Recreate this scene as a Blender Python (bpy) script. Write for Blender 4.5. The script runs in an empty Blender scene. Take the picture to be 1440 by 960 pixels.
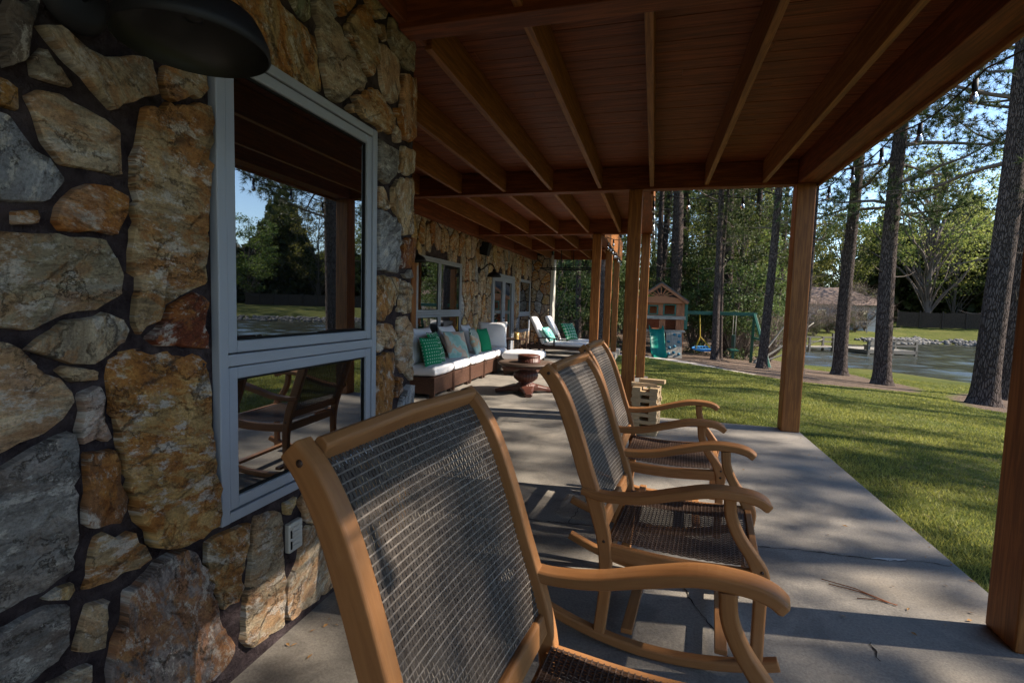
import bpy, bmesh, math, random
import numpy as np
from mathutils import Vector, Matrix

R = math.radians
rng = random.Random(7)
nrs = np.random.RandomState(11)
sc = bpy.context.scene
col = sc.collection

# ------------------------------------------------------------------ camera
EYE = np.array([0.0, 0.0, 1.36])
FPX = 708.0
_p, _yaw, _roll = R(4.26), R(15.58), R(1.6)
_cy, _sy = math.cos(_yaw), math.sin(_yaw)
CF = np.array([-_sy*math.cos(_p), _cy*math.cos(_p), -math.sin(_p)])
_r = np.array([_cy, _sy, 0.0]); _u = np.cross(_r, CF)
CR = math.cos(_roll)*_r + math.sin(_roll)*_u
CU = -math.sin(_roll)*_r + math.cos(_roll)*_u
cam_data = bpy.data.cameras.new('camera')
cam_data.sensor_width = 36.0
cam_data.lens = FPX/1440.0*36.0
cam_data.clip_start = 0.05
cam_data.clip_end = 2000.0
cam = bpy.data.objects.new('camera', cam_data)
col.objects.link(cam)
cam.matrix_world = Matrix(((CR[0], CU[0], -CF[0], EYE[0]), (CR[1], CU[1], -CF[1], EYE[1]),
                           (CR[2], CU[2], -CF[2], EYE[2]), (0, 0, 0, 1)))
sc.camera = cam

# ------------------------------------------------------------------ light
SUN_EL, SUN_AZ = 38.5, 9.0            # azimuth measured from +X towards +Y
SD = Vector((math.cos(R(SUN_EL))*math.cos(R(SUN_AZ)), math.cos(R(SUN_EL))*math.sin(R(SUN_AZ)), math.sin(R(SUN_EL))))
w = bpy.data.worlds.new('World'); sc.world = w; w.use_nodes = True
nt = w.node_tree
bg = nt.nodes['Background']
sky = nt.nodes.new('ShaderNodeTexSky'); sky.sky_type = 'NISHITA'; sky.sun_disc = False
sky.sun_elevation = R(SUN_EL)
sky.sun_rotation = R(90.0 - SUN_AZ)
sky.air_density = 1.0; sky.dust_density = 0.1; sky.ozone_density = 2.6
nt.links.new(sky.outputs[0], bg.inputs[0])
bg.inputs[1].default_value = 0.10
sun = bpy.data.lights.new('sun', 'SUN'); sun.energy = 3.7; sun.angle = R(0.55); sun.color = (1.0, 0.90, 0.76)
so = bpy.data.objects.new('sun', sun); col.objects.link(so)
so.rotation_euler = SD.to_track_quat('Z', 'Y').to_euler()
so.location = (30, 5, 25)
sc.view_settings.view_transform = 'Standard'
sc.view_settings.look = 'None'
sc.view_settings.gamma = 1.0
sc.view_settings.use_curve_mapping = False
sc.view_settings.exposure = 1.65
sc.render.engine = 'CYCLES'
sc.cycles.use_denoising = True
sc.cycles.max_bounces = 8
sc.cycles.diffuse_bounces = 5
sc.cycles.glossy_bounces = 4
sc.cycles.transparent_max_bounces = 8
sc.cycles.caustics_reflective = False
sc.cycles.caustics_refractive = False

# ------------------------------------------------------------------ tagging
def tag(o, label=None, cat=None, group=None, kind=None):
    if label: o['label'] = label
    if cat: o['category'] = cat
    if group: o['group'] = group
    if kind: o['kind'] = kind
    return o

def thing(name, loc=(0, 0, 0), rz=0.0, label=None, cat=None, group=None):
    o = bpy.data.objects.new(name, None); col.objects.link(o)
    o.empty_display_size = 0.2
    o.location = loc; o.rotation_euler = (0, 0, rz)
    return tag(o, label, cat, group)

def kids(o):
    return [c for c in col.objects if c.parent == o]

def copy_tree(o, parent=None):
    c = o.copy(); col.objects.link(c)
    if parent: c.parent = parent
    for ch in kids(o): copy_tree(ch, c)
    return c

# ------------------------------------------------------------------ mesh builder
def cat_rom(P, n=6):
    P = [np.array(p, float) for p in P]
    Q = [2*P[0]-P[1]] + P + [2*P[-1]-P[-2]]
    out = []
    for i in range(1, len(Q)-2):
        for k in range(n):
            t = k/n
            a, b, c, d = Q[i-1], Q[i], Q[i+1], Q[i+2]
            out.append(0.5*((2*b)+(-a+c)*t+(2*a-5*b+4*c-d)*t*t+(-a+3*b-3*c+d)*t**3))
    out.append(P[-1])
    return out

class MB:
    def __init__(s):
        s.v = []; s.f = []; s.uv = []; s.mi = []; s.sm = []
    def add(s, verts, faces, uvs=None, mi=0, smooth=False):
        b = len(s.v); s.v.extend([tuple(map(float, p)) for p in verts])
        for k, fc in enumerate(faces):
            s.f.append([b+i for i in fc]); s.mi.append(mi); s.sm.append(smooth)
            s.uv.append(uvs[k] if uvs else [(0.0, 0.0)]*len(fc))
    def obox(s, c, ax, ay, az, mi=0):
        """box from a centre and three half-vectors; UV runs along the longest one"""
        c, ax, ay, az = [np.array(q, float) for q in (c, ax, ay, az)]
        if np.dot(np.cross(ax, ay), az) < 0: az = -az
        A = [ax, ay, az]; L = [np.linalg.norm(q) for q in A]
        V = [c+i*ax+j*ay+k*az for i in (-1, 1) for j in (-1, 1) for k in (-1, 1)]
        F = [(0, 1, 3, 2), (4, 6, 7, 5), (0, 4, 5, 1), (2, 3, 7, 6), (0, 2, 6, 4), (1, 5, 7, 3)]
        main = int(np.argmax(L)); o1, o2 = rng.uniform(0, 50), rng.uniform(0, 50)
        UV = []
        sg = [(i, j, k) for i in (-1, 1) for j in (-1, 1) for k in (-1, 1)]
        for n, fc in enumerate(F):
            nax = (0, 0, 1, 1, 2, 2)[n]
            axes = [a for a in (0, 1, 2) if a != nax]
            if main in axes:
                a = main; b = [q for q in axes if q != main][0]
            else:
                a, b = axes
            UV.append([(sg[i][a]*L[a]+o1, sg[i][b]*L[b]+o2+n*.37) for i in fc])
        s.add(V, F, UV, mi)
    def box(s, x0, x1, y0, y1, z0, z1, mi=0):
        s.obox(((x0+x1)/2, (y0+y1)/2, (z0+z1)/2), ((x1-x0)/2, 0, 0), (0, (y1-y0)/2, 0), (0, 0, (z1-z0)/2), mi)
    def bar(s, p0, p1, wd, h, up=(0, 0, 1), mi=0):
        p0, p1, up = [np.array(q, float) for q in (p0, p1, up)]
        d = p1-p0; L = np.linalg.norm(d); d = d/L
        sd = np.cross(d, up); sd /= np.linalg.norm(sd); u = np.cross(sd, d)
        s.obox((p0+p1)/2, d*L/2, sd*wd/2, u*h/2, mi)
    def sweep(s, P, side, wd, th, ch=0.006, mi=0, smooth=False):
        """chamfered rectangle swept along P; wd along side, th along the in-plane normal (number or list)"""
        P = [np.array(p, float) for p in P]; n = len(P)
        side = np.array(side, float)
        W = wd if hasattr(wd, '__len__') else [wd]*n
        T = th if hasattr(th, '__len__') else [th]*n
        o1, o2 = rng.uniform(0, 50), rng.uniform(0, 50)
        V = []; L = 0; Ls = []
        for i in range(n):
            t = P[min(i+1, n-1)]-P[max(i-1, 0)]; t = t/np.linalg.norm(t)
            sd = side-t*np.dot(side, t); sd /= np.linalg.norm(sd)
            nn = np.cross(t, sd)
            a, b = W[i]/2, T[i]/2; c = min(ch, a*.6, b*.6)
            prof = [(a-c, b), (-a+c, b), (-a, b-c), (-a, -b+c), (-a+c, -b), (a-c, -b), (a, -b+c), (a, b-c)]
            V += [P[i]+sd*x+nn*y for x, y in prof]
            if i: L += np.linalg.norm(P[i]-P[i-1])
            Ls.append(L)
        per = [0]
        a, b = W[0]/2, T[0]/2
        for d in (2*a, ch, 2*b, ch, 2*a, ch, 2*b, ch): per.append(per[-1]+d)
        F = []; UV = []
        for i in range(n-1):
            for k in range(8):
                k2 = (k+1) % 8
                F.append((i*8+k, i*8+k2, (i+1)*8+k2, (i+1)*8+k))
                UV.append([(Ls[i]+o1, per[k]+o2), (Ls[i]+o1, per[k+1]+o2), (Ls[i+1]+o1, per[k+1]+o2), (Ls[i+1]+o1, per[k]+o2)])
        F.append(tuple(range(7, -1, -1))); UV.append([(o1+.01*q, o2) for q in range(8)])
        e = (n-1)*8
        F.append(tuple(e+k for k in range(8))); UV.append([(o1+.01*q, o2) for q in range(8)])
        s.add(V, F, UV, mi, smooth)
    def tube(s, P, r, n=8, mi=0, cap=True, smooth=True):
        P = [np.array(p, float) for p in P]; m = len(P)
        rr = r if hasattr(r, '__len__') else [r]*m
        V = []; ref = np.array((0.13, 0.27, 0.95)); L = 0; Ls = []
        prev = None
        for i in range(m):
            t = P[min(i+1, m-1)]-P[max(i-1, 0)]; t = t/(np.linalg.norm(t)+1e-9)
            if prev is None:
                a = np.cross(t, ref)
                if np.linalg.norm(a) < .2: a = np.cross(t, (1, 0, 0))
            else:
                a = prev-t*np.dot(prev, t)
            a = a/np.linalg.norm(a); prev = a; b = np.cross(t, a)
            for k in range(n):
                q = 2*math.pi*k/n
                V.append(P[i]+(a*math.cos(q)+b*math.sin(q))*rr[i])
            if i: L += np.linalg.norm(P[i]-P[i-1])
            Ls.append(L)
        F = []; UV = []; c = 2*math.pi*max(rr)
        for i in range(m-1):
            for k in range(n):
                k2 = (k+1) % n
                F.append((i*n+k, i*n+k2, (i+1)*n+k2, (i+1)*n+k))
                UV.append([(Ls[i], c*k/n), (Ls[i], c*(k+1)/n), (Ls[i+1], c*(k+1)/n), (Ls[i+1], c*k/n)])
        if cap:
            F.append(tuple(range(n-1, -1, -1))); UV.append([(0, 0)]*n)
            F.append(tuple((m-1)*n+k for k in range(n))); UV.append([(0, 0)]*n)
        s.add(V, F, UV, mi, smooth)
    def lathe(s, prof, c=(0, 0, 0), n=32, mi=0, smooth=True, ax=None, flute=0, fl_amp=0.0):
        """prof: list of (radius, height) turned about +Z (or about the frame ax = (x, y, z))"""
        c = np.array(c, float)
        X, Y, Z = [np.array(q, float) for q in (ax or ((1, 0, 0), (0, 1, 0), (0, 0, 1)))]
        V = []
        for r, z in prof:
            for k in range(n):
                q = 2*math.pi*k/n
                rr = r*(1+fl_amp*math.cos(flute*q)) if flute else r
                V.append(c+X*rr*math.cos(q)+Y*rr*math.sin(q)+Z*z)
        F = []; UV = []
        for i in range(len(prof)-1):
            for k in range(n):
                k2 = (k+1) % n
                F.append((i*n+k, i*n+k2, (i+1)*n+k2, (i+1)*n+k))
                UV.append([(k/n, prof[i][1]), ((k+1)/n, prof[i][1]), ((k+1)/n, prof[i+1][1]), (k/n, prof[i+1][1])])
        s.add(V, F, UV, mi, smooth)
    def build(s, name, mats, parent=None, bevel=0.0, seg=2):
        me = bpy.data.meshes.new(name)
        me.from_pydata(s.v, [], s.f)
        if not isinstance(mats, (list, tuple)): mats = [mats]
        for m in mats: me.materials.append(m)
        me.polygons.foreach_set('material_index', s.mi)
        me.polygons.foreach_set('use_smooth', s.sm)
        uvl = me.uv_layers.new(name='UVMap')
        uvl.data.foreach_set('uv', [x for f in s.uv for q in f for x in q])
        me.update()
        o = bpy.data.objects.new(name, me); col.objects.link(o)
        if parent: o.parent = parent
        if bevel:
            md = o.modifiers.new('bevel', 'BEVEL'); md.width = bevel; md.segments = seg; md.limit_method = 'ANGLE'
            md.harden_normals = False
        return o

def np_mesh(name, V, F, mats, parent=None, mi=None, attr=None, smooth=False):
    """fast mesh of equal-sized faces from numpy arrays; attr = {name: (domain, type, array)}"""
    V = np.asarray(V, np.float32); F = np.asarray(F, np.int32)
    me = bpy.data.meshes.new(name)
    k = F.shape[1]
    me.vertices.add(len(V)); me.vertices.foreach_set('co', V.ravel())
    me.loops.add(F.size); me.loops.foreach_set('vertex_index', F.ravel())
    me.polygons.add(len(F))
    me.polygons.foreach_set('loop_start', np.arange(0, F.size, k, dtype=np.int32))
    me.polygons.foreach_set('loop_total', np.full(len(F), k, np.int32))
    if not isinstance(mats, (list, tuple)): mats = [mats]
    for m in mats: me.materials.append(m)
    if mi is not None: me.polygons.foreach_set('material_index', np.asarray(mi, np.int32))
    if smooth: me.polygons.foreach_set('use_smooth', np.ones(len(F), bool))
    me.update(calc_edges=True)
    for nme, (dom, typ, arr) in (attr or {}).items():
        a = me.attributes.new(nme, typ, dom)
        a.data.foreach_set('color' if typ == 'FLOAT_COLOR' else 'value', np.asarray(arr, np.float32).ravel())
    o = bpy.data.objects.new(name, me); col.objects.link(o)
    if parent: o.parent = parent
    return o

# ------------------------------------------------------------------ materials
class NT:
    def __init__(s, name, rough=0.6, spec=0.3):
        s.m = bpy.data.materials.new(name); s.m.use_nodes = True
        s.t = s.m.node_tree; s.b = s.t.nodes['Principled BSDF']
        s.b.inputs['Roughness'].default_value = rough
        s.b.inputs['Specular IOR Level'].default_value = spec
        s.out = s.t.nodes['Material Output']
    def n(s, typ, **kw):
        q = s.t.nodes.new('ShaderNode'+typ)
        for k, v in kw.items(): setattr(q, k, v)
        return q
    def l(s, a, b): s.t.links.new(a, b)
    def coord(s, kind='UV'):
        q = s.n('TexCoord'); return q.outputs[kind]
    def mapping(s, src, scale=(1, 1, 1), loc=None, rot=None):
        q = s.n('Mapping'); q.inputs['Scale'].default_value = scale
        if loc is not None:
            if hasattr(loc, 'is_output'): s.l(loc, q.inputs['Location'])
            else: q.inputs['Location'].default_value = loc
        if rot is not None: q.inputs['Rotation'].default_value = rot
        s.l(src, q.inputs['Vector']); return q.outputs[0]
    def noise(s, vec, scale=5, detail=4, rough=.55, dist=0.0):
        q = s.n('TexNoise'); q.inputs['Scale'].default_value = scale; q.inputs['Detail'].default_value = detail
        q.inputs['Roughness'].default_value = rough; q.inputs['Distortion'].default_value = dist
        s.l(vec, q.inputs['Vector']); return q.outputs['Fac']
    def ramp(s, fac, stops, interp='LINEAR'):
        q = s.n('ValToRGB'); q.color_ramp.interpolation = interp
        e = q.color_ramp.elements
        while len(e) < len(stops): e.new(.5)
        for a, (p, c) in zip(e, stops):
            a.position = p; a.color = tuple(c)+(1,) if len(c) == 3 else c
        s.l(fac, q.inputs[0]); return q.outputs[0]
    def mix(s, fac, a, b, mode='MIX'):
        q = s.n('Mix', data_type='RGBA', blend_type=mode)
        for sock, v in ((q.inputs['Factor'], fac), (q.inputs[6], a), (q.inputs[7], b)):
            if hasattr(v, 'is_output'): s.l(v, sock)
            elif isinstance(v, (int, float)): sock.default_value = v
            else: sock.default_value = tuple(v)+(1,)
        return q.outputs[2]
    def math(s, op, a, b=0.0, clamp=False):
        q = s.n('Math', operation=op, use_clamp=clamp)
        for sock, v in ((q.inputs[0], a), (q.inputs[1], b)):
            if hasattr(v, 'is_output'): s.l(v, sock)
            else: sock.default_value = v
        return q.outputs[0]
    def attr(s, name, out='Color'):
        q = s.n('Attribute', attribute_name=name); return q.outputs[out]
    def objrand(s):
        return s.n('ObjectInfo').outputs['Random']
    def color(s, c):
        if hasattr(c, 'is_output'): s.l(c, s.b.inputs['Base Color'])
        else: s.b.inputs['Base Color'].default_value = tuple(c)+(1,)
    def rough(s, v):
        if hasattr(v, 'is_output'): s.l(v, s.b.inputs['Roughness'])
        else: s.b.inputs['Roughness'].default_value = v
    def bump(s, h, strength=.3, dist=.01):
        q = s.n('Bump'); q.inputs['Strength'].default_value = strength; q.inputs['Distance'].default_value = dist
        s.l(h, q.inputs['Height']); s.l(q.outputs[0], s.b.inputs['Normal'])

M = {}
def plain(name, c, rough=.6, spec=.3, metal=0.0, var=.12, scale=8, bump=.05):
    m = NT(name, rough, spec)
    n = m.noise(m.coord('Object'), scale, 5)
    m.color(m.mix(n, [q*(1-var) for q in c], [q*(1+var) for q in c]))
    m.b.inputs['Metallic'].default_value = metal
    if bump: m.bump(m.noise(m.coord('Object'), scale*8, 3), bump, .004)
    M[name] = m.m; return m.m

def wood(name, light, dark, rough=.5, spec=.35, u=1.3, v=26, bump=.12, knots=0.0, wear=None, soft=False):
    m = NT(name, rough, spec)
    uv = m.coord('UV')
    r = m.objrand()
    off = m.n('CombineXYZ'); m.l(m.math('MULTIPLY', r, 37.0), off.inputs[0]); m.l(m.math('MULTIPLY', r, 91.0), off.inputs[1])
    vec = m.mapping(uv, (u, v, 1), off.outputs[0])
    g = m.noise(vec, 2.2, 7, .62, 1.2)
    big = m.noise(m.mapping(uv, (.6, 3, 1), off.outputs[0]), 2.0, 3)
    c = m.ramp(g, [(.30, dark), (.52, [a*.55+b*.45 for a, b in zip(light, dark)]), (.74, light)] if soft else [(.36, [q*.8 for q in dark]), (.47, dark), (.53, [(a+b)/2 for a, b in zip(light, dark)]), (.66, light)])
    c = m.mix(m.math('MULTIPLY', big, .45), c, [q*.58 for q in light])
    if knots:
        vo = m.n('TexVoronoi'); vo.inputs['Scale'].default_value = 1.0
        m.l(m.mapping(uv, (1.7, 6, 1), off.outputs[0]), vo.inputs['Vector'])
        k = m.ramp(vo.outputs['Distance'], [(0, (1, 1, 1)), (.13, (0, 0, 0))])
        c = m.mix(m.math('MULTIPLY', k, knots), c, [q*.25 for q in dark])
    if wear:
        wn = m.noise(uv, 3.5, 6, .7)
        c = m.mix(m.ramp(wn, [(.50, (0, 0, 0)), (.75, (.8, .8, .8))]), c, wear)
    m.color(c)
    m.bump(g, bump, .004)
    M[name] = m.m; return m.m

wood('cedar', (.36, .140, .034), (.20, .068, .016), .55, .3, 1.0, 18, .15, .5)
wood('cedar_dark', (.265, .070, .019), (.130, .033, .010), .6, .25, 1.0, 15, .2, .7)
wood('teak', (.38, .172, .062), (.235, .098, .034), .48, .3, 1.5, 22, .05, soft=True, wear=(.33, .165, .075))
wood('play_cedar', (.42, .17, .075), (.25, .09, .04), .6, .3, 1.5, 18, .1)
wood('brown_wicker', (.125, .058, .036), (.045, .02, .012), .55, .35, 18, 46, .5)
wood('dark_wood', (.075, .035, .022), (.03, .014, .01), .5, .4, 2, 22, .1)
wood('grey_wood', (.42, .385, .33), (.24, .215, .18), .8, .15, 1.5, 16, .2)
wood('pine_block', (.62, .46, .29), (.46, .31, .17), .6, .3, 3, 40, .1)
wood('fence_wood', (.10, .075, .06), (.05, .038, .03), .8, .1, 1.5, 14, .2)
wood('table_brown', (.17, .115, .085), (.085, .056, .042), .55, .35, 2.5, 14, .1)
wood('carved_red', (.16, .055, .035), (.06, .02, .014), .45, .45, 9, 30, .4)

def stone_mat():
    m = NT('fieldstone', .78, .22)
    uv = m.coord('UV')
    base = m.attr('col'); rust = m.attr('rust', 'Fac')
    band = m.noise(m.mapping(uv, (2.4, 6.5, 1)), 1.7, 11, .74, 1.1)
    c = m.mix(m.ramp(band, [(.36, (0, 0, 0)), (.64, (1, 1, 1))]), m.mix(1.0, base, (.46, .43, .41), 'MULTIPLY'), m.mix(1.0, base, (1.30, 1.27, 1.22), 'MULTIPLY'))
    lay = m.noise(m.mapping(uv, (1.0, 26, 1), (5, 9, 0)), 2.2, 6, .7, .6)
    c = m.mix(m.math('MULTIPLY', m.ramp(lay, [(.56, (0, 0, 0)), (.62, (1, 1, 1))]), .3), c, m.mix(1.0, base, (.36, .30, .26), 'MULTIPLY'))
    gy = m.noise(m.mapping(uv, (3, 5, 1), (71, 3, 0)), 1.6, 8, .72, .5)
    c = m.mix(m.math('MULTIPLY', m.ramp(gy, [(.54, (0, 0, 0)), (.62, (1, 1, 1))]), .4), c, (.33, .32, .31))
    blot = m.noise(m.mapping(uv, (3.6, 6.5, 1), (7, 3, 0)), 1.5, 9, .74, .8)
    rf = m.math('MULTIPLY', m.ramp(blot, [(.46, (0, 0, 0)), (.53, (1, 1, 1))]), rust)
    rc = m.ramp(m.noise(uv, 24, 6, .75), [(.32, (.18, .05, .012)), (.5, (.42, .155, .030)), (.68, (.62, .31, .085))])
    c = m.mix(m.math('MULTIPLY', rf, .95), c, rc)
    cr = m.noise(m.mapping(uv, (5, 9, 1), (31, 17, 0)), 1.9, 10, .78)
    c = m.mix(m.math('MULTIPLY', m.ramp(cr, [(.525, (0, 0, 0)), (.58, (1, 1, 1))]), .72), c, (.66, .61, .54))
    dk = m.noise(m.mapping(uv, (3.5, 12, 1), (3, 51, 0)), 2.4, 10, .76)
    c = m.mix(m.math('MULTIPLY', m.ramp(dk, [(.55, (0, 0, 0)), (.64, (1, 1, 1))]), .6), c, (.065, .05, .042))
    vo = m.n('TexVoronoi', feature='DISTANCE_TO_EDGE'); vo.inputs['Scale'].default_value = 1.0
    wq = m.n('VectorMath', operation='ADD'); m.l(m.mapping(uv, (5, 11, 1)), wq.inputs[0])
    wc = m.n('CombineXYZ'); wn = m.noise(uv, 7, 6, .7); m.l(m.math('MULTIPLY', wn, 2.2), wc.inputs[0]); m.l(m.math('MULTIPLY', wn, 3.1), wc.inputs[1])
    m.l(wc.outputs[0], wq.inputs[1]); m.l(wq.outputs[0], vo.inputs['Vector'])
    fis = m.math('MULTIPLY', m.ramp(vo.outputs['Distance'], [(.0, (1, 1, 1)), (.045, (0, 0, 0))]), m.ramp(gy, [(.40, (0, 0, 0)), (.55, (1, 1, 1))]))
    c = m.mix(m.math('MULTIPLY', fis, .7), c, (.045, .034, .028))
    sp = m.noise(uv, 120, 6, .8)
    c = m.mix(1.0, c, m.ramp(sp, [(.32, (.50, .48, .46)), (.50, (1, 1, 1)), (.68, (1.35, 1.32, 1.3))]), 'MULTIPLY')
    m.color(c)
    h = m.math('ADD', m.math('MULTIPLY', band, 1.3), m.math('ADD', m.math('SUBTRACT', m.math('MULTIPLY', sp, .5), fis), m.math('MULTIPLY', cr, 1.8)))
    m.bump(h, .9, .012)
    M['stone'] = m.m
stone_mat()

def mortar_mat():
    m = NT('mortar', .95, .1)
    o = m.coord('Object')
    n = m.noise(o, 14, 6, .65)
    m.color(m.mix(m.ramp(n, [(.35, (0, 0, 0)), (.65, (1, 1, 1))]), (.032, .022, .025), (.105, .078, .080)))
    m.bump(m.math('ADD', m.noise(o, 70, 6, .75), m.math('MULTIPLY', n, 2.5)), 1.0, .02)
    M['mortar'] = m.m
mortar_mat()

def concrete_mat():
    m = NT('patio_concrete', .82, .2)
    o = m.coord('Object')
    big = m.noise(o, .55, 6, .6, .5)
    mid = m.noise(o, 2.6, 7, .68, .7)
    fine = m.noise(o, 90, 3, .7)
    c = m.ramp(big, [(.3, (.165, .150, .132)), (.5, (.245, .218, .186)), (.7, (.325, .290, .245))])
    c = m.mix(m.math('MULTIPLY', m.ramp(mid, [(.38, (1, 1, 1)), (.50, (0, 0, 0))]), .6), c, (.125, .112, .100))
    c = m.mix(m.math('MULTIPLY', m.ramp(m.noise(o, 1.1, 5, .6), [(.55, (0, 0, 0)), (.75, (1, 1, 1))]), .35), c, (.34, .27, .19))
    vo = m.n('TexVoronoi'); vo.inputs['Scale'].default_value = 140
    m.l(o, vo.inputs['Vector'])
    agg = m.math('MULTIPLY', m.ramp(vo.outputs['Distance'], [(.10, (1, 1, 1)), (.24, (0, 0, 0))]), m.ramp(mid, [(.42, (0, 0, 0)), (.6, (1, 1, 1))]))
    c = m.mix(m.math('MULTIPLY', agg, .45), c, (.52, .47, .40))
    c = m.mix(1.0, c, m.ramp(fine, [(.3, (.74, .74, .74)), (.6, (1.1, 1.1, 1.1))]), 'MULTIPLY')
    m.color(c)
    m.rough(m.ramp(mid, [(.35, (.6, .6, .6)), (.6, (.9, .9, .9))]))
    m.bump(m.math('ADD', fine, m.math('MULTIPLY', mid, .7)), .35, .006)
    M['concrete'] = m.m
concrete_mat()

def ground_mat():
    m = NT('lawn_and_beds', .95, .08)
    o = m.coord('Object')
    n1 = m.noise(o, .45, 6, .65); n2 = m.noise(o, 5, 6, .7); n3 = m.noise(o, 60, 3, .7)
    g = m.ramp(n1, [(.3, (.050, .068, .014)), (.5, (.085, .098, .020)), (.7, (.125, .120, .034))])
    g = m.mix(m.math('MULTIPLY', m.ramp(n2, [(.5, (0, 0, 0)), (.68, (1, 1, 1))]), .5), g, (.16, .125, .065))
    g = m.mix(1.0, g, m.ramp(n3, [(.3, (.5, .5, .5)), (.65, (1.3, 1.3, 1.3))]), 'MULTIPLY')
    bedc = m.ramp(m.noise(o, 9, 7, .75), [(.3, (.055, .038, .028)), (.5, (.130, .092, .068)), (.7, (.22, .168, .132))])
    bedc = m.mix(1.0, bedc, m.ramp(n3, [(.3, (.55, .55, .55)), (.65, (1.3, 1.3, 1.3))]), 'MULTIPLY')
    wob = m.math('MULTIPLY', m.math('SUBTRACT', n2, .5), 1.5)
    bd = m.math('ADD', m.attr('bed', 'Fac'), wob)
    c = m.mix(m.ramp(m.math('ADD', m.math('MULTIPLY', bd, .8), .5), [(.42, (1, 1, 1)), (.58, (0, 0, 0))]), g, bedc)
    sd = m.math('ADD', m.attr('sand', 'Fac'), m.math('MULTIPLY', wob, .8))
    sandc = m.mix(n2, (.40, .33, .27), (.62, .55, .48))
    c = m.mix(m.ramp(m.math('ADD', m.math('MULTIPLY', sd, .8), .5), [(.44, (1, 1, 1)), (.56, (0, 0, 0))]), c, sandc)
    m.color(c)
    m.bump(m.math('ADD', n3, m.math('MULTIPLY', n2, 1.5)), .7, .04)
    M['ground'] = m.m
ground_mat()

def water_mat():
    m = NT('lake_water', .06, .5)
    o = m.coord('Object')
    n = m.noise(m.mapping(o, (.30, 1.15, 1), rot=(0, 0, R(12))), 1.5, 5, .6, .6)
    n2 = m.noise(m.mapping(o, (.9, 3.2, 1), rot=(0, 0, R(25))), 2.6, 3, .6)
    m.color((.040, .044, .036))
    m.b.inputs['IOR'].default_value = 1.33
    m.bump(m.math('ADD', n, m.math('MULTIPLY', n2, .4)), .5, .06)
    M['water'] = m.m
water_mat()

def glass_mat():
    """coated double glazing in front of an unlit room: mirror-like coat over a near-black depth"""
    m = NT('window_glass', .02, .5)
    m.color((.006, .007, .008))
    g = m.n('BsdfGlossy'); g.inputs['Roughness'].default_value = .012
    g.inputs['Color'].default_value = (.92, .95, .97, 1)
    lw = m.n('LayerWeight'); lw.inputs['Blend'].default_value = .32
    mx = m.n('MixShader')
    f = m.math('ADD', m.math('MULTIPLY', lw.outputs['Fresnel'], .65), .23, True)
    m.l(f, mx.inputs[0]); m.l(m.b.outputs[0], mx.inputs[1]); m.l(g.outputs[0], mx.inputs[2])
    m.l(mx.outputs[0], m.out.inputs[0])
    M['glass'] = m.m
glass_mat()

def bark_mat():
    m = NT('pine_bark', .95, .1)
    uv = m.coord('UV')
    vo = m.n('TexVoronoi', feature='DISTANCE_TO_EDGE'); vo.inputs['Scale'].default_value = 1.0
    wv = m.noise(uv, 6, 4)
    mp = m.mapping(uv, (5.5, 15, 1))
    q = m.n('VectorMath', operation='ADD'); m.l(mp, q.inputs[0])
    cx = m.n('CombineXYZ'); m.l(wv, cx.inputs[0]); m.l(wv, cx.inputs[1]); m.l(cx.outputs[0], q.inputs[1])
    m.l(q.outputs[0], vo.inputs['Vector'])
    e = m.ramp(vo.outputs['Distance'], [(0.0, (0, 0, 0)), (.16, (1, 1, 1))])
    n = m.noise(m.mapping(uv, (4, 20, 1)), 2, 7, .7)
    c = m.mix(n, (.058, .043, .038), (.165, .130, .116))
    c = m.mix(e, (.030, .022, .020), c)
    m.color(c); m.bump(m.math('ADD', e, m.math('MULTIPLY', n, .5)), 1.0, .035)
    M['bark'] = m.m
bark_mat()
plain('branch_bark', (.13, .105, .09), .9, .1, var=.35, scale=4)

def leaf_mat(name, c1, c2, trans=.35, hue=.03):
    m = NT(name, .6, .25)
    r = m.objrand()
    a = m.attr('lv', 'Fac')
    c = m.mix(a, c1, c2)
    hs = m.n('HueSaturation'); m.l(c, hs.inputs['Color'])
    m.l(m.math('ADD', m.math('MULTIPLY', r, hue*2), .5-hue), hs.inputs['Hue'])
    m.l(m.math('ADD', m.math('MULTIPLY', r, .5), .75), hs.inputs['Value'])
    m.color(hs.outputs[0])
    tr = m.n('BsdfTranslucent'); m.l(hs.outputs[0], tr.inputs[0])
    mx = m.n('MixShader'); mx.inputs[0].default_value = trans
    m.l(m.b.outputs[0], mx.inputs[1]); m.l(tr.outputs[0], mx.inputs[2]); m.l(mx.outputs[0], m.out.inputs[0])
    M[name] = m.m
leaf_mat('needles', (.032, .055, .018), (.095, .120, .036), .3)
leaf_mat('spring_leaves', (.13, .155, .035), (.27, .265, .070), .55)
leaf_mat('green_leaves', (.070, .100, .024), (.170, .195, .050), .5)
leaf_mat('dark_leaves', (.030, .052, .016), (.095, .115, .034), .35)
leaf_mat('brown_twigs', (.17, .125, .10), (.34, .26, .21), .3, .015)
leaf_mat('grass_blades', (.082, .115, .018), (.330, .315, .080), .45, 0)

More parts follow.
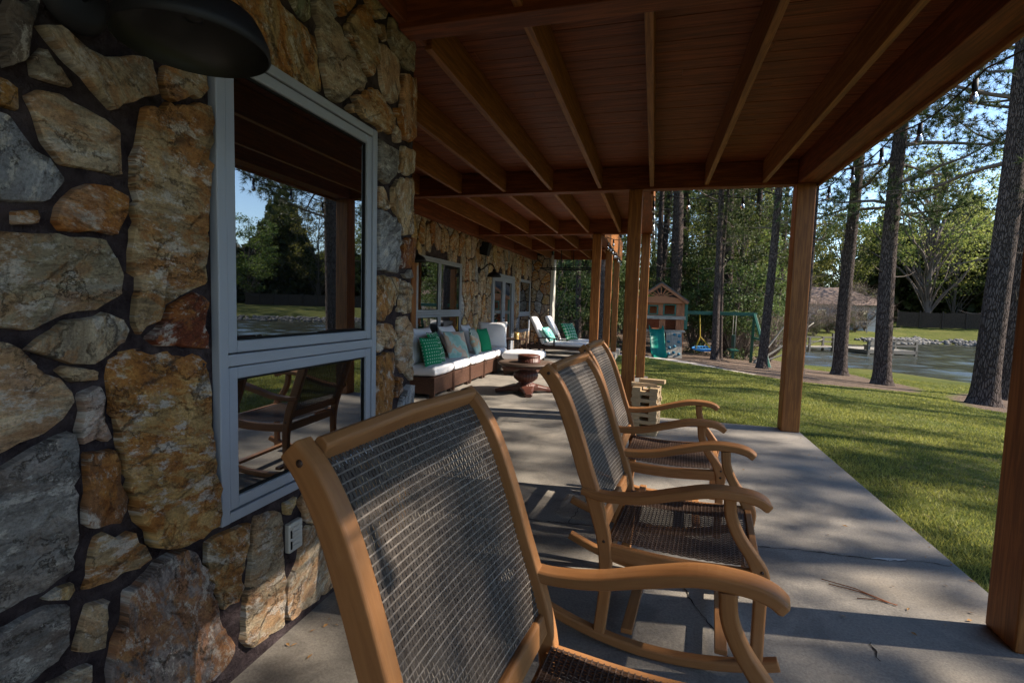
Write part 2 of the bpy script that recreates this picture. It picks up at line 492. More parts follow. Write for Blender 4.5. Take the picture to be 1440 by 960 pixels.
plain('frame_paint', (.32, .342, .385), .42, .4, var=.05, scale=3, bump=.02)
plain('black_metal', (.008, .008, .009), .55, .3, var=.2, bump=.03)
plain('shade_inside', (.020, .020, .019), .4, .4, var=.2, bump=.02)
plain('plate', (.50, .47, .42), .5, .4, bump=.02)
plain('dark_slot', (.015, .015, .015), .8, .1)
plain('bulb_glass', (.30, .31, .32), .12, .6, bump=0)
M['bulb_glass'].node_tree.nodes['Principled BSDF'].inputs['Transmission Weight'].default_value = .85
plain('cushion_white', (.80, .785, .80), .9, .15, var=.05, scale=9, bump=.12)
plain('candle_gold', (.55, .36, .12), .35, .5, .3)
plain('green_plastic', (.006, .165, .115), .32, .5, var=.1, bump=.02)
plain('green_paint', (.012, .085, .060), .45, .4, var=.15)
plain('yellow_plastic', (.55, .36, .03), .4, .4)
plain('blue_rope', (.05, .22, .48), .7, .2)
plain('hold_blue', (.03, .15, .22), .5, .4)
plain('shingle', (.085, .078, .075), .9, .1, var=.35, scale=14, bump=.4)
plain('roof_brown', (.16, .115, .095), .9, .1, var=.25, scale=3, bump=.3)
plain('siding', (.34, .36, .38), .8, .2, var=.12, scale=2)
plain('dock_rail', (.20, .18, .155), .85, .1, var=.25)
plain('trim_and_lit_edge', (.52, .49, .43), .6, .3, var=.06)  # house trim; also the painted sunlit edge of the end wall
plain('rock', (.17, .16, .15), .9, .15, var=.45, scale=1.2, bump=.4)
plain('crack', (.030, .026, .024), .95, .05, var=.3)
plain('crack_lime', (.48, .46, .43), .9, .1, var=.2, scale=20)
plain('straw', (.22, .075, .03), .8, .2)
plain('debris', (.35, .19, .07), .8, .2)

def weave_mat(name, c1, c2, rough=.45, spec=.45):
    m = NT(name, .6, .15)
    c = m.mix(m.attr('lv', 'Fac'), c1, c2)
    n = m.noise(m.coord('Object'), 60, 3)
    m.color(m.mix(1.0, c, m.ramp(n, [(.3, (.75, .75, .75)), (.7, (1.2, 1.2, 1.2))]), 'MULTIPLY'))
    M[name] = m.m
weave_mat('weave_grey', (.040, .030, .024), (.270, .232, .200))
weave_mat('weave_brown', (.045, .026, .018), (.135, .085, .060))

def pattern_pillow(name, kind):
    m = NT(name, .9, .15)
    uv = m.coord('UV')
    if kind == 'plain':
        m.color(m.mix(m.noise(uv, 60, 3), (.010, .20, .095), (.016, .27, .13)))
    elif kind == 'dots':
        vo = m.n('TexVoronoi'); vo.inputs['Scale'].default_value = 9; vo.inputs['Randomness'].default_value = .0
        m.l(uv, vo.inputs['Vector'])
        m.color(m.mix(m.ramp(vo.outputs['Distance'], [(.17, (1, 1, 1)), (.22, (0, 0, 0))]), (.012, .24, .11), (.45, .62, .5)))
    elif kind == 'lattice':
        vo = m.n('TexVoronoi', feature='DISTANCE_TO_EDGE'); vo.inputs['Scale'].default_value = 6.0; vo.inputs['Randomness'].default_value = .35
        m.l(uv, vo.inputs['Vector'])
        m.color(m.mix(m.ramp(vo.outputs['Distance'], [(.045, (1, 1, 1)), (.075, (0, 0, 0))]), (.010, .215, .085), (.62, .70, .64)))
    elif kind == 'leaf':
        wv = m.n('TexWave'); wv.inputs['Scale'].default_value = 4.2; wv.inputs['Distortion'].default_value = 1.0
        m.l(m.mapping(uv, (1, 1, 1), rot=(0, 0, R(38))), wv.inputs['Vector'])
        st = m.ramp(wv.outputs['Fac'], [(.46, (.70, .72, .68)), (.54, (.015, .13, .09))])
        n = m.ramp(m.noise(uv, 2.1, 2), [(.42, (.42, .60, .56)), (.50, (.42, .60, .56)), (.52, (.62, .42, .27)), (.62, (.66, .56, .45))])
        gr = m.n('SeparateXYZ'); m.l(uv, gr.inputs[0])
        m.color(m.mix(m.ramp(m.math('ADD', gr.outputs[1], m.math('MULTIPLY', gr.outputs[0], .5)), [(.74, (0, 0, 0)), (.76, (1, 1, 1))]), n, st))
    elif kind == 'coral':
        n = m.ramp(m.noise(uv, 2.3, 2, .5, .4), [(.40, (.30, .52, .47)), (.47, (.46, .64, .60)), (.50, (.63, .42, .30)), (.60, (.66, .55, .45))])
        m.color(n)
    elif kind == 'aqua':
        m.color(m.ramp(m.noise(uv, 7, 3), [(.4, (.06, .30, .27)), (.55, (.20, .48, .43)), (.62, (.5, .65, .6))]))
    m.bump(m.noise(uv, 130, 2), .15, .003)
    M[name] = m.m
for k in ('plain', 'dots', 'lattice', 'leaf', 'coral', 'aqua'): pattern_pillow('pillow_'+k, k)

# ------------------------------------------------------------------ terrain
WATER_Z = -1.6
LAKE = np.array([(27, -60), (25.5, -20), (24.8, 0), (19.5, 14), (14.4, 25.3), (11.2, 30.2), (8.2, 31.2), (8.4, 36), (11.5, 46), (16, 52), (22, 57), (30, 65),
                 (32.5, 61), (36, 57.5), (46, 52), (58, 36), (63, 5), (64, -60)], float)
BED = np.array([(-40, 24), (-12, 23.5), (-3, 23), (-.4, 21.9), (1.87, 17.6), (3.73, 15.9), (5.2, 15.8), (6.4, 16.4), (7.6, 17.6), (8.6, 19.6), (8.7, 20.9), (8.2, 22.2), (8.2, 24.3),
                (7.0, 25.2), (6.6, 27), (7.6, 30.5), (5.5, 34), (5, 45), (8, 60), (8, 90), (-60, 90), (-60, 30)], float)
BED2 = np.array([(7.1, 13.6), (8.0, 13.3), (9.2, 14.6), (11.4, 19), (11.6, 20.6), (10.4, 20.4), (8.3, 17.2)], float)
SAND = np.array([(-3, 23.2), (-.4, 21.8), (1.0, 19.4), (1.9, 17.55), (3.0, 16.5), (3.1, 16.8), (2.2, 18.0), (1.5, 19.9), (.6, 22.3), (-.4, 22.9), (-3, 23.9)], float)

def sdf(poly, x, y):
    """signed distance, negative inside"""
    x = np.asarray(x, float); y = np.asarray(y, float)
    d = np.full(x.shape, 1e9); ins = np.zeros(x.shape, bool)
    n = len(poly)
    for i in range(n):
        ax, ay = poly[i]; bx, by = poly[(i+1) % n]
        ex, ey = bx-ax, by-ay
        t = np.clip(((x-ax)*ex+(y-ay)*ey)/(ex*ex+ey*ey), 0, 1)
        d = np.minimum(d, np.hypot(x-ax-t*ex, y-ay-t*ey))
        c = ((ay > y) != (by > y))
        xi = (bx-ax)*(y-ay)/(by-ay+1e-12)+ax
        ins ^= c & (x < xi)
    return np.where(ins, -d, d)

def ground_z(x, y):
    x = np.asarray(x, float); y = np.asarray(y, float)
    d = sdf(LAKE, x, y)
    plane = -0.05-0.045*np.clip(y-7, 0, 60)-0.07*np.clip(x-2, 0, 60)
    near = np.maximum(plane, -1.52+0.05*np.clip(d, 0, 16))
    far = -1.52+0.13*np.clip(d, 0, 12)+0.01*np.clip(d-12, 0, 80)
    k = np.clip(np.maximum((x-28)/8, (y+x*.6-62)/8), 0, 1)
    land = near*(1-k)+far*k
    land = land+0.02*np.sin(x*1.3+.4*y)*np.clip((y-8)/6, 0, 1)
    bed = -1.62-0.15*np.clip(-d, 0, 8)
    s = np.clip(d/.5*.5+.5, 0, 1)
    return bed*(1-s)+land*s

def gz(x, y):
    return float(ground_z(np.array([x]), np.array([y]))[0])

def axis(a0, a1, fine0, fine1, st):
    f = list(np.arange(fine0, fine1+1e-6, st))
    lo, hi = [], []
    v, s = fine0, st
    while v > a0: s = min(s*1.18, 14); v -= s; lo.append(v)
    v, s = fine1, st
    while v < a1: s = min(s*1.18, 14); v += s; hi.append(v)
    return np.array(lo[::-1]+f+hi)
gx = axis(-300, 320, -2, 17, .25); gy = axis(-260, 420, 2, 36, .25)
GX, GY = np.meshgrid(gx, gy)
GZ = ground_z(GX, GY)
nx, ny = len(gx), len(gy)
idx = np.arange(nx*ny).reshape(ny, nx)
Fq = np.stack([idx[:-1, :-1], idx[:-1, 1:], idx[1:, 1:], idx[1:, :-1]], -1).reshape(-1, 4)
bedv = np.minimum(sdf(BED, GX, GY), sdf(BED2, GX, GY))
lk = sdf(LAKE, GX, GY)
bedv = np.where((lk < .9), np.minimum(bedv, lk-.35), bedv)
ground = np_mesh('lawn', np.stack([GX, GY, GZ], -1).reshape(-1, 3), Fq, M['ground'], smooth=True,
                 attr={'bed': ('POINT', 'FLOAT', np.clip(bedv, -5, 5)), 'sand': ('POINT', 'FLOAT', np.clip(sdf(SAND, GX, GY), -5, 5))})
tag(ground, kind='structure')
wx = axis(4, 78, 6, 40, .22); wy = axis(-90, 78, 20, 66, .22)
WX, WY = np.meshgrid(wx, wy); WZ = np.full(WX.shape, WATER_Z)
_rs = np.random.RandomState(31)
for _k in range(26):
    lam = .9*1.09**_k*_rs.uniform(.85, 1.15); th = R(90)+_rs.normal(0, .5); a = .0052*lam**.75
    WZ += a*np.sin(2*np.pi/lam*(WX*np.cos(th)+WY*np.sin(th))+_rs.uniform(0, 6.28))
idw = np.arange(len(wx)*len(wy)).reshape(len(wy), len(wx))
tag(np_mesh('lake', np.stack([WX, WY, WZ], -1).reshape(-1, 3), np.stack([idw[:-1, :-1], idw[:-1, 1:], idw[1:, 1:], idw[1:, :-1]], -1).reshape(-1, 4), M['water'], smooth=True), kind='structure')

# grass blades: everything nobody could count, one object
def grass():
    N = 620000
    r = 1.8+26*nrs.rand(N)**1.25
    th = nrs.uniform(R(8), R(100), N)
    x, y = r*np.cos(th), r*np.sin(th)
    d = np.minimum(np.minimum(sdf(BED, x, y), sdf(BED2, x, y)), np.minimum(sdf(LAKE, x, y)-.3, sdf(SAND, x, y)))
    lumps = np.sin(x*2.1+1.7*np.sin(y*1.3))*np.sin(y*1.9+1.1*np.sin(x*.9))
    ok = (d > .1*lumps+.15) & ~((x < 1.664) & (y < 6.475)) & ~((x < -.03) & (y < 10.32)) & (x > -1.0) & (y > -1) & (r < 27)
    ok &= (nrs.rand(N) < .30+.7*(lumps+1)/2)
    x, y, r, lumps = x[ok], y[ok], r[ok], lumps[ok]; n = len(x)
    z = ground_z(x, y)
    h = nrs.uniform(.014, .036, n)*(1+.25*lumps); wd = (.0018+.00062*r)*nrs.uniform(.7, 1.3, n)
    a = nrs.uniform(0, 2*np.pi, n); la = nrs.uniform(0, 2*np.pi, n); ln = h*nrs.uniform(.2, 1.1, n)
    V = np.empty((n, 3, 3))
    V[:, 0] = np.stack([x-np.cos(a)*wd, y-np.sin(a)*wd, z-.004], -1)
    V[:, 1] = np.stack([x+np.cos(a)*wd, y+np.sin(a)*wd, z-.004], -1)
    V[:, 2] = np.stack([x+np.cos(la)*ln, y+np.sin(la)*ln, z+h], -1)
    lv = np.clip(nrs.rand(n)*.75+.25*lumps+.12, 0, 1)
    o = np_mesh('grass', V.reshape(-1, 3), np.arange(3*n).reshape(n, 3), M['grass_blades'],
                attr={'lv': ('POINT', 'FLOAT', np.repeat(lv, 3))})
    tag(o, 'short green spring grass growing on the lawn beside the patio', 'grass', kind='stuff')
grass()

# ------------------------------------------------------------------ patio
mb = MB()
mb.box(-3.8, 1.66, -9.2, 6.47, -.16, 0)
mb.box(-3.8, -.05, 6.47, 10.3, -.16, 0)
mb.box(-3.8, -1.0, 10.3, 17.0, -.16, 0)
patio = tag(mb.build('patio', M['concrete']), kind='structure')

def ribbon(P, wd, z):
    P = [np.array(p, float) for p in P]; Q = []
    for a, b in zip(P[:-1], P[1:]):
        n = max(2, int(np.linalg.norm(b-a)/.022))
        for k in range(n):
            t = k/n; Q.append(a+(b-a)*t+np.array((rng.gauss(0, .005), rng.gauss(0, .005))))
    Q.append(P[-1]); mb = MB(); V = []; F = []
    for i, q in enumerate(Q):
        t = Q[min(i+1, len(Q)-1)]-Q[max(i-1, 0)]; t /= np.linalg.norm(t)+1e-9
        ww = wd*rng.uniform(.25, 1.3)*(.3 if i in (0, len(Q)-1) else 1)
        V += [(q[0]-t[1]*ww, q[1]+t[0]*ww, z), (q[0]+t[1]*ww, q[1]-t[0]*ww, z)]
        if i: F.append((2*i-2, 2*i-1, 2*i+1, 2*i))
    mb.add(V, F); return mb
def gp(px, py):
    d = CF*FPX+CR*(px-720)-CU*(py-480); t = -EYE[2]/d[2]; return (EYE+d*t)[:2]
CRACKS = [([(1056, 768), (1100, 771), (1150, 776), (1200, 783), (1240, 787), (1290, 789), (1339, 796)], .0035),
          ([(960, 826), (966, 836), (985, 865), (1010, 890), (1022, 920), (1030, 940)], .0028),
          ([(735, 728), (760, 733), (800, 736), (850, 742)], .004),
          ([(800, 735), (815, 712), (828, 700)], .0028),
          ([(1226, 903), (1231, 918), (1238, 930)], .005),
          ]
for pts, wd in CRACKS:
    ribbon([gp(*p) for p in pts], wd, .003).build('crack', M['crack'], patio)
ribbon([gp(1226, 784.5), gp(1250, 786.5), gp(1275, 787)], .016, .002).build('lime_stain', M['crack_lime'], patio)

# ------------------------------------------------------------------ stone walls
PAL = dict(g=(.14, .135, .13), gt=(.36, .32, .26), tg=(.40, .34, .25), to=(.46, .35, .21), cr=(.56, .47, .35), bl=(.33, .36, .42),
           ob=(.40, .21, .075), rp=(.42, .25, .15), st=(.32, .28, .20), dr=(.19, .055, .028), ct=(.52, .43, .31), tn=(.46, .36, .24), pg=(.47, .39, .36),
           go=(.60, .40, .17), gy=(.27, .27, .27), br=(.30, .15, .07), ye=(.55, .43, .22), bo=(.27, .235, .235), oc=(.44, .32, .17), gr=(.20, .24, .17),
           co=(.54, .39, .24), tp=(.46, .35, .28))
PAL['or'] = (.46, .26, .085)
RUST = dict(go=.9, cr=.55, co=.8, oc=.8, rp=.9, dr=.6, br=.8, ob=.6, to=.75, ct=.5, bo=.7, tg=.5, gy=.1, bl=.05, g=.1, gt=.25, st=.4, gr=.2)
def stone_wall(name, stones, fn, parent, mortar_boxes, thick=.028):
    """stones: (kind, polygon in wall metres); fn maps (along, up, out) to space. One mesh: mortar and stones."""
    V = []; F = []; UV = []; MI = []; SM = []; C = []; RU = []
    for kind, P in stones:
        P = [np.array(p, float) for p in P]
        A = sum(P[i-1][0]*P[i][1]-P[i][0]*P[i-1][1] for i in range(len(P)))
        if A < 0: P = P[::-1]
        cen = sum(P)/len(P)
        r = math.sqrt(abs(A)/2/math.pi)+1e-3
        if r < .012: continue
        Q = []
        for i in range(len(P)):
            a, b = P[i], P[(i+1) % len(P)]
            L = np.linalg.norm(b-a)
            Q.append(a*.93+b*.07)
            n = int(L/.03)
            for k in range(1, n):
                t = .07+.86*k/n
                j = min(.006, L*.07)
                Q.append(a+(b-a)*t+np.array((rng.gauss(0, j), rng.gauss(0, j))))
            Q.append(a*.07+b*.93)
        th = thick*rng.uniform(.6, 1.15)
        ang = rng.choice([rng.gauss(0, .25), rng.gauss(0, .25), rng.gauss(1.4, .4), rng.uniform(0, 3.1)])
        if kind in ('go', 'to', 'st', 'gy'): ang = rng.gauss(.1, .15)
        ca, sa = math.cos(ang), math.sin(ang); ox, oy = rng.uniform(0, 60), rng.uniform(0, 60)
        tilt = np.array((rng.gauss(0, .03), rng.gauss(0, .03)))
        ins = [(0, 0), (min(.002, r*.05), th*.82), (min(.007, r*.14), th), (r*.5, th*1.05)]
        b0 = len(V)
        for d, z in ins:
            d0 = d
            for q in Q:
                if 0 < d < r*.4: d = d0*rng.uniform(.4, 2.4)
                dl = np.linalg.norm(q-cen)
                p = cen+(q-cen)*max(.05, 1-d/max(dl, 1e-3)) if d < r*.4 else cen+(q-cen)*.52
                zz = z+(float(np.dot(p-cen, tilt))+rng.gauss(0, .0026) if z > 0 else 0)
                V.append(fn(p[0], p[1], zz)); UV.append((ca*p[0]-sa*p[1]+ox, sa*p[0]+ca*p[1]+oy))
        V.append(fn(cen[0], cen[1], th*1.08)); UV.append((ca*cen[0]-sa*cen[1]+ox, sa*cen[0]+ca*cen[1]+oy))
        m = len(Q); ctr = len(V)-1
        for k in range(3):
            for i in range(m):
                j = (i+1) % m
                F.append((b0+k*m+i, b0+k*m+j, b0+(k+1)*m+j, b0+(k+1)*m+i))
        for i in range(m): F.append((b0+3*m+i, b0+3*m+(i+1) % m, ctr))
        nf = 4*m; MI += [0]*nf; SM += [False]*(2*m)+[True]*(2*m)
        base = np.array(PAL[kind])*rng.uniform(.95, 1.25)*np.array((1.03, 1.0, .95))
        C += [(*base, 1)]*(4*m+1); RU += [RUST.get(kind, .35)]*(4*m+1)
    for b in mortar_boxes:
        mb = MB(); mb.box(*b)
        off = len(V); V += mb.v; F += [[off+i for i in f] for f in mb.f]; MI += [1]*6; SM += [False]*6
        UV += [(0, 0)]*8; C += [(.1, .1, .1, 1)]*8; RU += [0]*8
    me = bpy.data.meshes.new(name); me.from_pydata([tuple(map(float, v)) for v in V], [], F)
    me.materials.append(M['stone']); me.materials.append(M['mortar'])
    me.polygons.foreach_set('material_index', MI); me.polygons.foreach_set('use_smooth', SM)
    uvl = me.uv_layers.new(name='UVMap')
    uvl.data.foreach_set('uv', [x for f in F for i in f for x in UV[i]])
    a = me.attributes.new('col', 'FLOAT_COLOR', 'POINT'); a.data.foreach_set('color', [x for c in C for x in c])
    a = me.attributes.new('rust', 'FLOAT', 'POINT'); a.data.foreach_set('value', RU)
    me.update()
    o = bpy.data.objects.new(name, me); col.objects.link(o); o.parent = parent
    return o

def clip_half(P, n, c):
    out = []
    for i in range(len(P)):
        a, b = P[i], P[(i+1) % len(P)]
        da, db = np.dot(a, n)-c, np.dot(b, n)-c
        if da <= 0: out.append(a)
        if da*db < 0: out.append(a+(b-a)*da/(da-db))
    return out
KINDS = ['cr', 'ct', 'tn', 'to', 'oc', 'go', 'co', 'gt', 'tg', 'bl', 'gy', 'rp', 'ob', 'br', 'tp', 'pg', 'st', 'ye']
KW = [10, 9, 8, 8, 6, 5, 7, 7, 6, 4, 4, 4, 3, 3, 5, 3, 4, 4]
def fill_stones(u0, u1, v0, v1, sx, sy, holes=(), gap=.013, seed=1):
    rg = random.Random(seed); pts = []
    nu, nv = max(1, round((u1-u0)/sx)), max(1, round((v1-v0)/sy))
    for i in range(nu+1):
        for j in range(nv+1):
            if rg.random() < .1: continue
            pts.append(((u0+(i+(.5 if j % 2 else 0)+rg.uniform(-.42, .42))*(u1-u0)/nu), v0+(j+rg.uniform(-.42, .42))*(v1-v0)/nv))
    S = np.array((1/sx, 1/sy)); pts = np.array(pts); Q = pts*S
    out = []
    for i, q in enumerate(Q):
        P = [np.array(p, float)*S for p in ((u0, v0), (u1, v0), (u1, v1), (u0, v1))]
        order = np.argsort(((Q-q)**2).sum(1))[1:16]
        for j in order:
            n = Q[j]-q; c = np.dot((Q[j]+q)/2, n); P = clip_half(P, n, c)
            if len(P) < 3: break
        if len(P) < 3: continue
        P = [p/S for p in P]
        # drop very short edges
        P2 = [P[k] for k in range(len(P)) if np.linalg.norm(P[k]-P[k-1]) > .018]
        if len(P2) < 3: continue
        cen = sum(P2)/len(P2)
        A = abs(sum(P2[k-1][0]*P2[k][1]-P2[k][0]*P2[k-1][1] for k in range(len(P2))))/2
        r = math.sqrt(A/math.pi)
        P2 = [cen+(p-cen)*(1-gap/max(np.linalg.norm(p-cen), .03)*1.25) for p in P2]
        skip = False
        for (a0, a1, b0, b1) in holes:
            if a0 < cen[0] < a1 and b0 < cen[1] < b1: skip = True; break
            for k, p in enumerate(P2):
                if a0 < p[0] < a1 and b0 < p[1] < b1:
                    ds = [(p[0]-a0, (a0-.006, p[1])), (a1-p[0], (a1+.006, p[1])), (p[1]-b0, (p[0], b0-.006)), (b1-p[1], (p[0], b1+.006))]
                    P2[k] = np.array(min(ds, key=lambda t: t[0])[1])
        if skip: continue
        out.append((rg.choices(KINDS, KW)[0], [tuple(p) for p in P2]))
    return out

STONES = [
('g',[(0.786,1.978),(0.848,2.013),(0.834,1.967),(0.824,1.909),(0.817,1.863),(0.780,1.833)]),
('gt',[(0.829,1.873),(0.855,1.914),(0.882,1.886),(0.914,1.847),(0.874,1.841),(0.832,1.839)]),
('tg',[(0.845,1.955),(0.878,1.975),(0.930,1.952),(0.987,1.953),(1.109,2.002),(1.122,1.958),(1.127,1.912),(1.056,1.866),(1.005,1.826),(0.964,1.857),(0.898,1.904),(0.863,1.935)]),
('to',[(1.146,2.003),(1.279,2.056),(1.290,1.991),(1.264,1.956),(1.181,1.915),(1.152,1.916)]),
('or',[(0.755,1.811),(0.779,1.811),(0.800,1.804),(0.805,1.753),(0.777,1.753),(0.753,1.752)]),
('cr',[(0.817,1.791),(0.845,1.816),(0.887,1.824),(0.982,1.803),(1.031,1.784),(1.028,1.673),(1.013,1.664),(0.944,1.664),(0.882,1.658),(0.847,1.700),(0.833,1.758)]),
('bl',[(0.741,1.740),(0.777,1.738),(0.801,1.709),(0.826,1.678),(0.860,1.664),(0.889,1.622),(0.849,1.564),(0.795,1.553),(0.733,1.537)]),
('ob',[(0.785,1.533),(0.828,1.544),(0.834,1.529),(0.825,1.510),(0.784,1.503)]),
('rp',[(0.871,1.560),(0.910,1.610),(0.943,1.629),(0.994,1.632),(1.037,1.616),(1.032,1.572),(1.008,1.509),(0.956,1.514),(0.876,1.503),(0.862,1.522)]),
('to',[(1.089,1.871),(1.295,1.950),(1.302,1.916),(1.295,1.729),(1.281,1.550),(1.275,1.394),(1.219,1.374),(1.167,1.351),(1.078,1.266),(1.058,1.245),(1.043,1.277),(1.046,1.518),(1.051,1.688),(1.073,1.788)]),
('st',[(0.697,1.487),(0.767,1.487),(0.833,1.491),(0.907,1.493),(0.981,1.498),(1.007,1.457),(1.024,1.411),(1.013,1.354),(0.950,1.316),(0.877,1.304),(0.832,1.283),(0.804,1.268),(0.689,1.288)]),
('tg',[(0.796,1.225),(0.824,1.251),(0.877,1.291),(0.949,1.298),(0.970,1.311),(1.011,1.288),(1.029,1.262),(1.009,1.227),(0.972,1.196),(0.937,1.177),(0.888,1.182),(0.837,1.208)]),
('dr',[(1.078,1.236),(1.143,1.305),(1.190,1.347),(1.239,1.370),(1.277,1.358),(1.287,1.338),(1.282,1.190),(1.235,1.196),(1.108,1.212)]),
('ct',[(0.688,1.266),(0.758,1.247),(0.783,1.229),(0.808,1.191),(0.857,1.155),(0.878,1.120),(0.887,1.092),(0.861,1.050),(0.816,1.026),(0.677,0.985)]),
('tn',[(0.855,1.172),(0.873,1.182),(0.928,1.167),(0.948,1.157),(0.944,1.136),(0.887,1.138)]),
('pg',[(0.902,1.108),(0.947,1.122),(0.951,1.096),(0.955,1.048),(0.971,0.980),(0.965,0.970),(0.899,0.980)]),
('go',[(0.977,1.186),(1.008,1.202),(1.057,1.208),(1.273,1.172),(1.289,1.143),(1.296,1.108),(1.292,0.610),(1.149,0.598),(1.082,0.625),(1.063,0.686),(1.024,0.754),(0.992,0.960),(0.977,1.082),(0.972,1.139)]),
('gy',[(0.675,0.940),(0.747,0.971),(0.801,0.996),(0.852,1.014),(0.883,1.018),(0.896,0.979),(0.894,0.843),(0.884,0.663),(0.817,0.644),(0.663,0.637)]),
('br',[(0.910,0.957),(0.982,0.947),(0.994,0.914),(0.994,0.845),(1.005,0.772),(0.985,0.744),(0.923,0.753),(0.902,0.775),(0.913,0.855)]),
('to',[(0.931,0.731),(1.022,0.704),(1.051,0.650),(1.071,0.604),(1.039,0.593),(0.962,0.592),(0.896,0.600),(0.912,0.667)]),
('ye',[(0.809,0.631),(0.875,0.636),(0.877,0.614),(0.861,0.598),(0.816,0.622)]),
('tn',[(0.905,0.560),(0.955,0.547),(0.949,0.461),(0.939,0.418),(0.869,0.456),(0.887,0.511)]),
('gy',[(0.684,0.607),(0.816,0.609),(0.868,0.582),(0.866,0.524),(0.840,0.457),(0.781,0.446),(0.677,0.434)]),
('gt',[(0.809,0.416),(0.907,0.401),(0.910,0.349),(0.883,0.283),(0.778,0.351)]),
('bo',[(0.998,0.542),(1.059,0.561),(1.137,0.588),(1.209,0.560),(1.258,0.445),(1.298,0.337),(1.325,0.232),(1.378,0.133),(1.377,0.106),(1.322,0.067),(1.251,0.070),(1.136,0.076),(0.913,0.178),(0.934,0.271),(0.956,0.386),(0.992,0.464)]),
('oc',[(1.261,0.559),(1.302,0.565),(1.449,0.549),(1.442,0.507),(1.414,0.389),(1.393,0.282),(1.326,0.290),(1.304,0.358),(1.256,0.470)]),
('ct',[(1.472,0.561),(1.580,0.540),(1.611,0.519),(1.621,0.311),(1.623,0.162),(1.602,0.056),(1.519,0.072),(1.432,0.083),(1.400,0.131),(1.408,0.206),(1.454,0.475)]),
('ye',[(1.619,0.553),(1.692,0.555),(1.692,0.531),(1.646,0.490)]),
('cr',[(1.700,0.528),(1.766,0.549),(1.861,0.522),(2.008,0.463),(1.991,0.315),(1.743,0.426)]),
('cr',[(1.757,0.405),(1.861,0.370),(1.991,0.298),(2.049,0.202),(2.021,0.022),(1.811,0.037),(1.643,0.054),(1.627,0.100),(1.636,0.214),(1.699,0.272),(1.730,0.364)]),
('oc',[(1.387,2.403),(1.483,2.461),(1.635,2.429),(1.817,2.405),(1.826,2.368),(1.848,2.209),(1.781,2.190),(1.551,2.184),(1.448,2.212),(1.407,2.248)]),
('gr',[(1.636,2.530),(1.753,2.574),(1.783,2.523),(1.791,2.469),(1.761,2.439),(1.700,2.452)]),
('gt',[(1.791,2.569),(1.853,2.576),(1.958,2.533),(2.063,2.480),(2.168,2.401),(2.180,2.383),(2.076,2.299),(2.011,2.234),(1.934,2.204),(1.895,2.213),(1.871,2.275),(1.839,2.402)]),
('gy',[(1.862,2.596),(1.924,2.616),(1.958,2.562),(1.933,2.541)]),
('ob',[(1.943,2.641),(2.089,2.724),(2.062,2.657),(1.999,2.584),(1.958,2.577)]),
('to',[(2.015,2.559),(2.147,2.725),(2.226,2.681),(2.265,2.609),(2.286,2.511),(2.223,2.424),(2.167,2.449),(2.063,2.511)]),
('to',[(2.146,2.772),(2.288,2.837),(2.369,2.814),(2.349,2.759),(2.251,2.714),(2.206,2.736)]),
('tn',[(2.238,2.685),(2.336,2.729),(2.378,2.681),(2.358,2.654),(2.271,2.652)]),
('gt',[(2.411,2.813),(2.751,2.837),(2.747,2.658),(2.600,2.629),(2.459,2.639),(2.392,2.688)]),
('tp',[(2.271,2.612),(2.372,2.644),(2.489,2.627),(2.508,2.471),(2.464,2.395),(2.398,2.381),(2.327,2.427),(2.299,2.524)]),
('rp',[(2.537,2.583),(2.686,2.620),(2.713,2.294),(2.652,2.252),(2.569,2.241),(2.511,2.324),(2.525,2.404)]),
('co',[(2.070,2.278),(2.274,2.395),(2.341,2.387),(2.465,2.326),(2.437,2.244),(2.415,2.219),(2.194,2.214),(2.122,2.228)]),
('tn',[(2.027,2.212),(2.059,2.243),(2.076,2.205),(2.054,2.203)]),
('br',[(2.464,2.374),(2.510,2.390),(2.503,2.340),(2.473,2.322)]),
('tp',[(2.458,2.288),(2.520,2.275),(2.522,2.208),(2.460,2.197)]),
('gy',[(2.291,2.158),(2.324,2.172),(2.499,2.160),(2.479,2.035),(2.384,1.957),(2.293,1.964)]),
('tn',[(2.545,2.208),(2.715,2.219),(2.746,2.102),(2.615,2.057),(2.525,2.054)]),
('cr',[(2.294,1.929),(2.349,1.942),(2.429,1.857),(2.415,1.836),(2.295,1.838)]),
('tn',[(2.442,1.952),(2.502,2.015),(2.692,2.068),(2.711,1.747),(2.573,1.720),(2.539,1.801),(2.444,1.860)]),
('bl',[(2.296,1.814),(2.386,1.819),(2.523,1.779),(2.527,1.605),(2.490,1.505),(2.300,1.511)]),
('dr',[(2.541,1.692),(2.738,1.730),(2.761,1.586),(2.628,1.543),(2.529,1.535)]),
('gy',[(2.562,1.510),(2.671,1.546),(2.691,1.498),(2.629,1.486)]),
('oc',[(2.300,1.486),(2.451,1.488),(2.546,1.482),(2.508,1.370),(2.432,1.293),(2.360,1.245),(2.297,1.268)]),
('tn',[(2.579,1.479),(2.692,1.448),(2.678,1.290),(2.510,1.300)]),
('co',[(2.283,1.232),(2.433,1.239),(2.489,1.155),(2.436,1.100),(2.285,1.090)]),
('cr',[(2.519,1.264),(2.635,1.278),(2.726,1.205),(2.717,0.886),(2.644,0.917),(2.516,0.994)]),
('ob',[(2.286,1.068),(2.459,1.083),(2.479,0.899),(2.458,0.744),(2.445,0.648),(2.284,0.667)]),
('br',[(2.502,0.936),(2.575,0.926),(2.577,0.844),(2.504,0.815)]),
('bl',[(2.611,0.859),(2.699,0.867),(2.686,0.676),(2.564,0.673),(2.514,0.721)])]


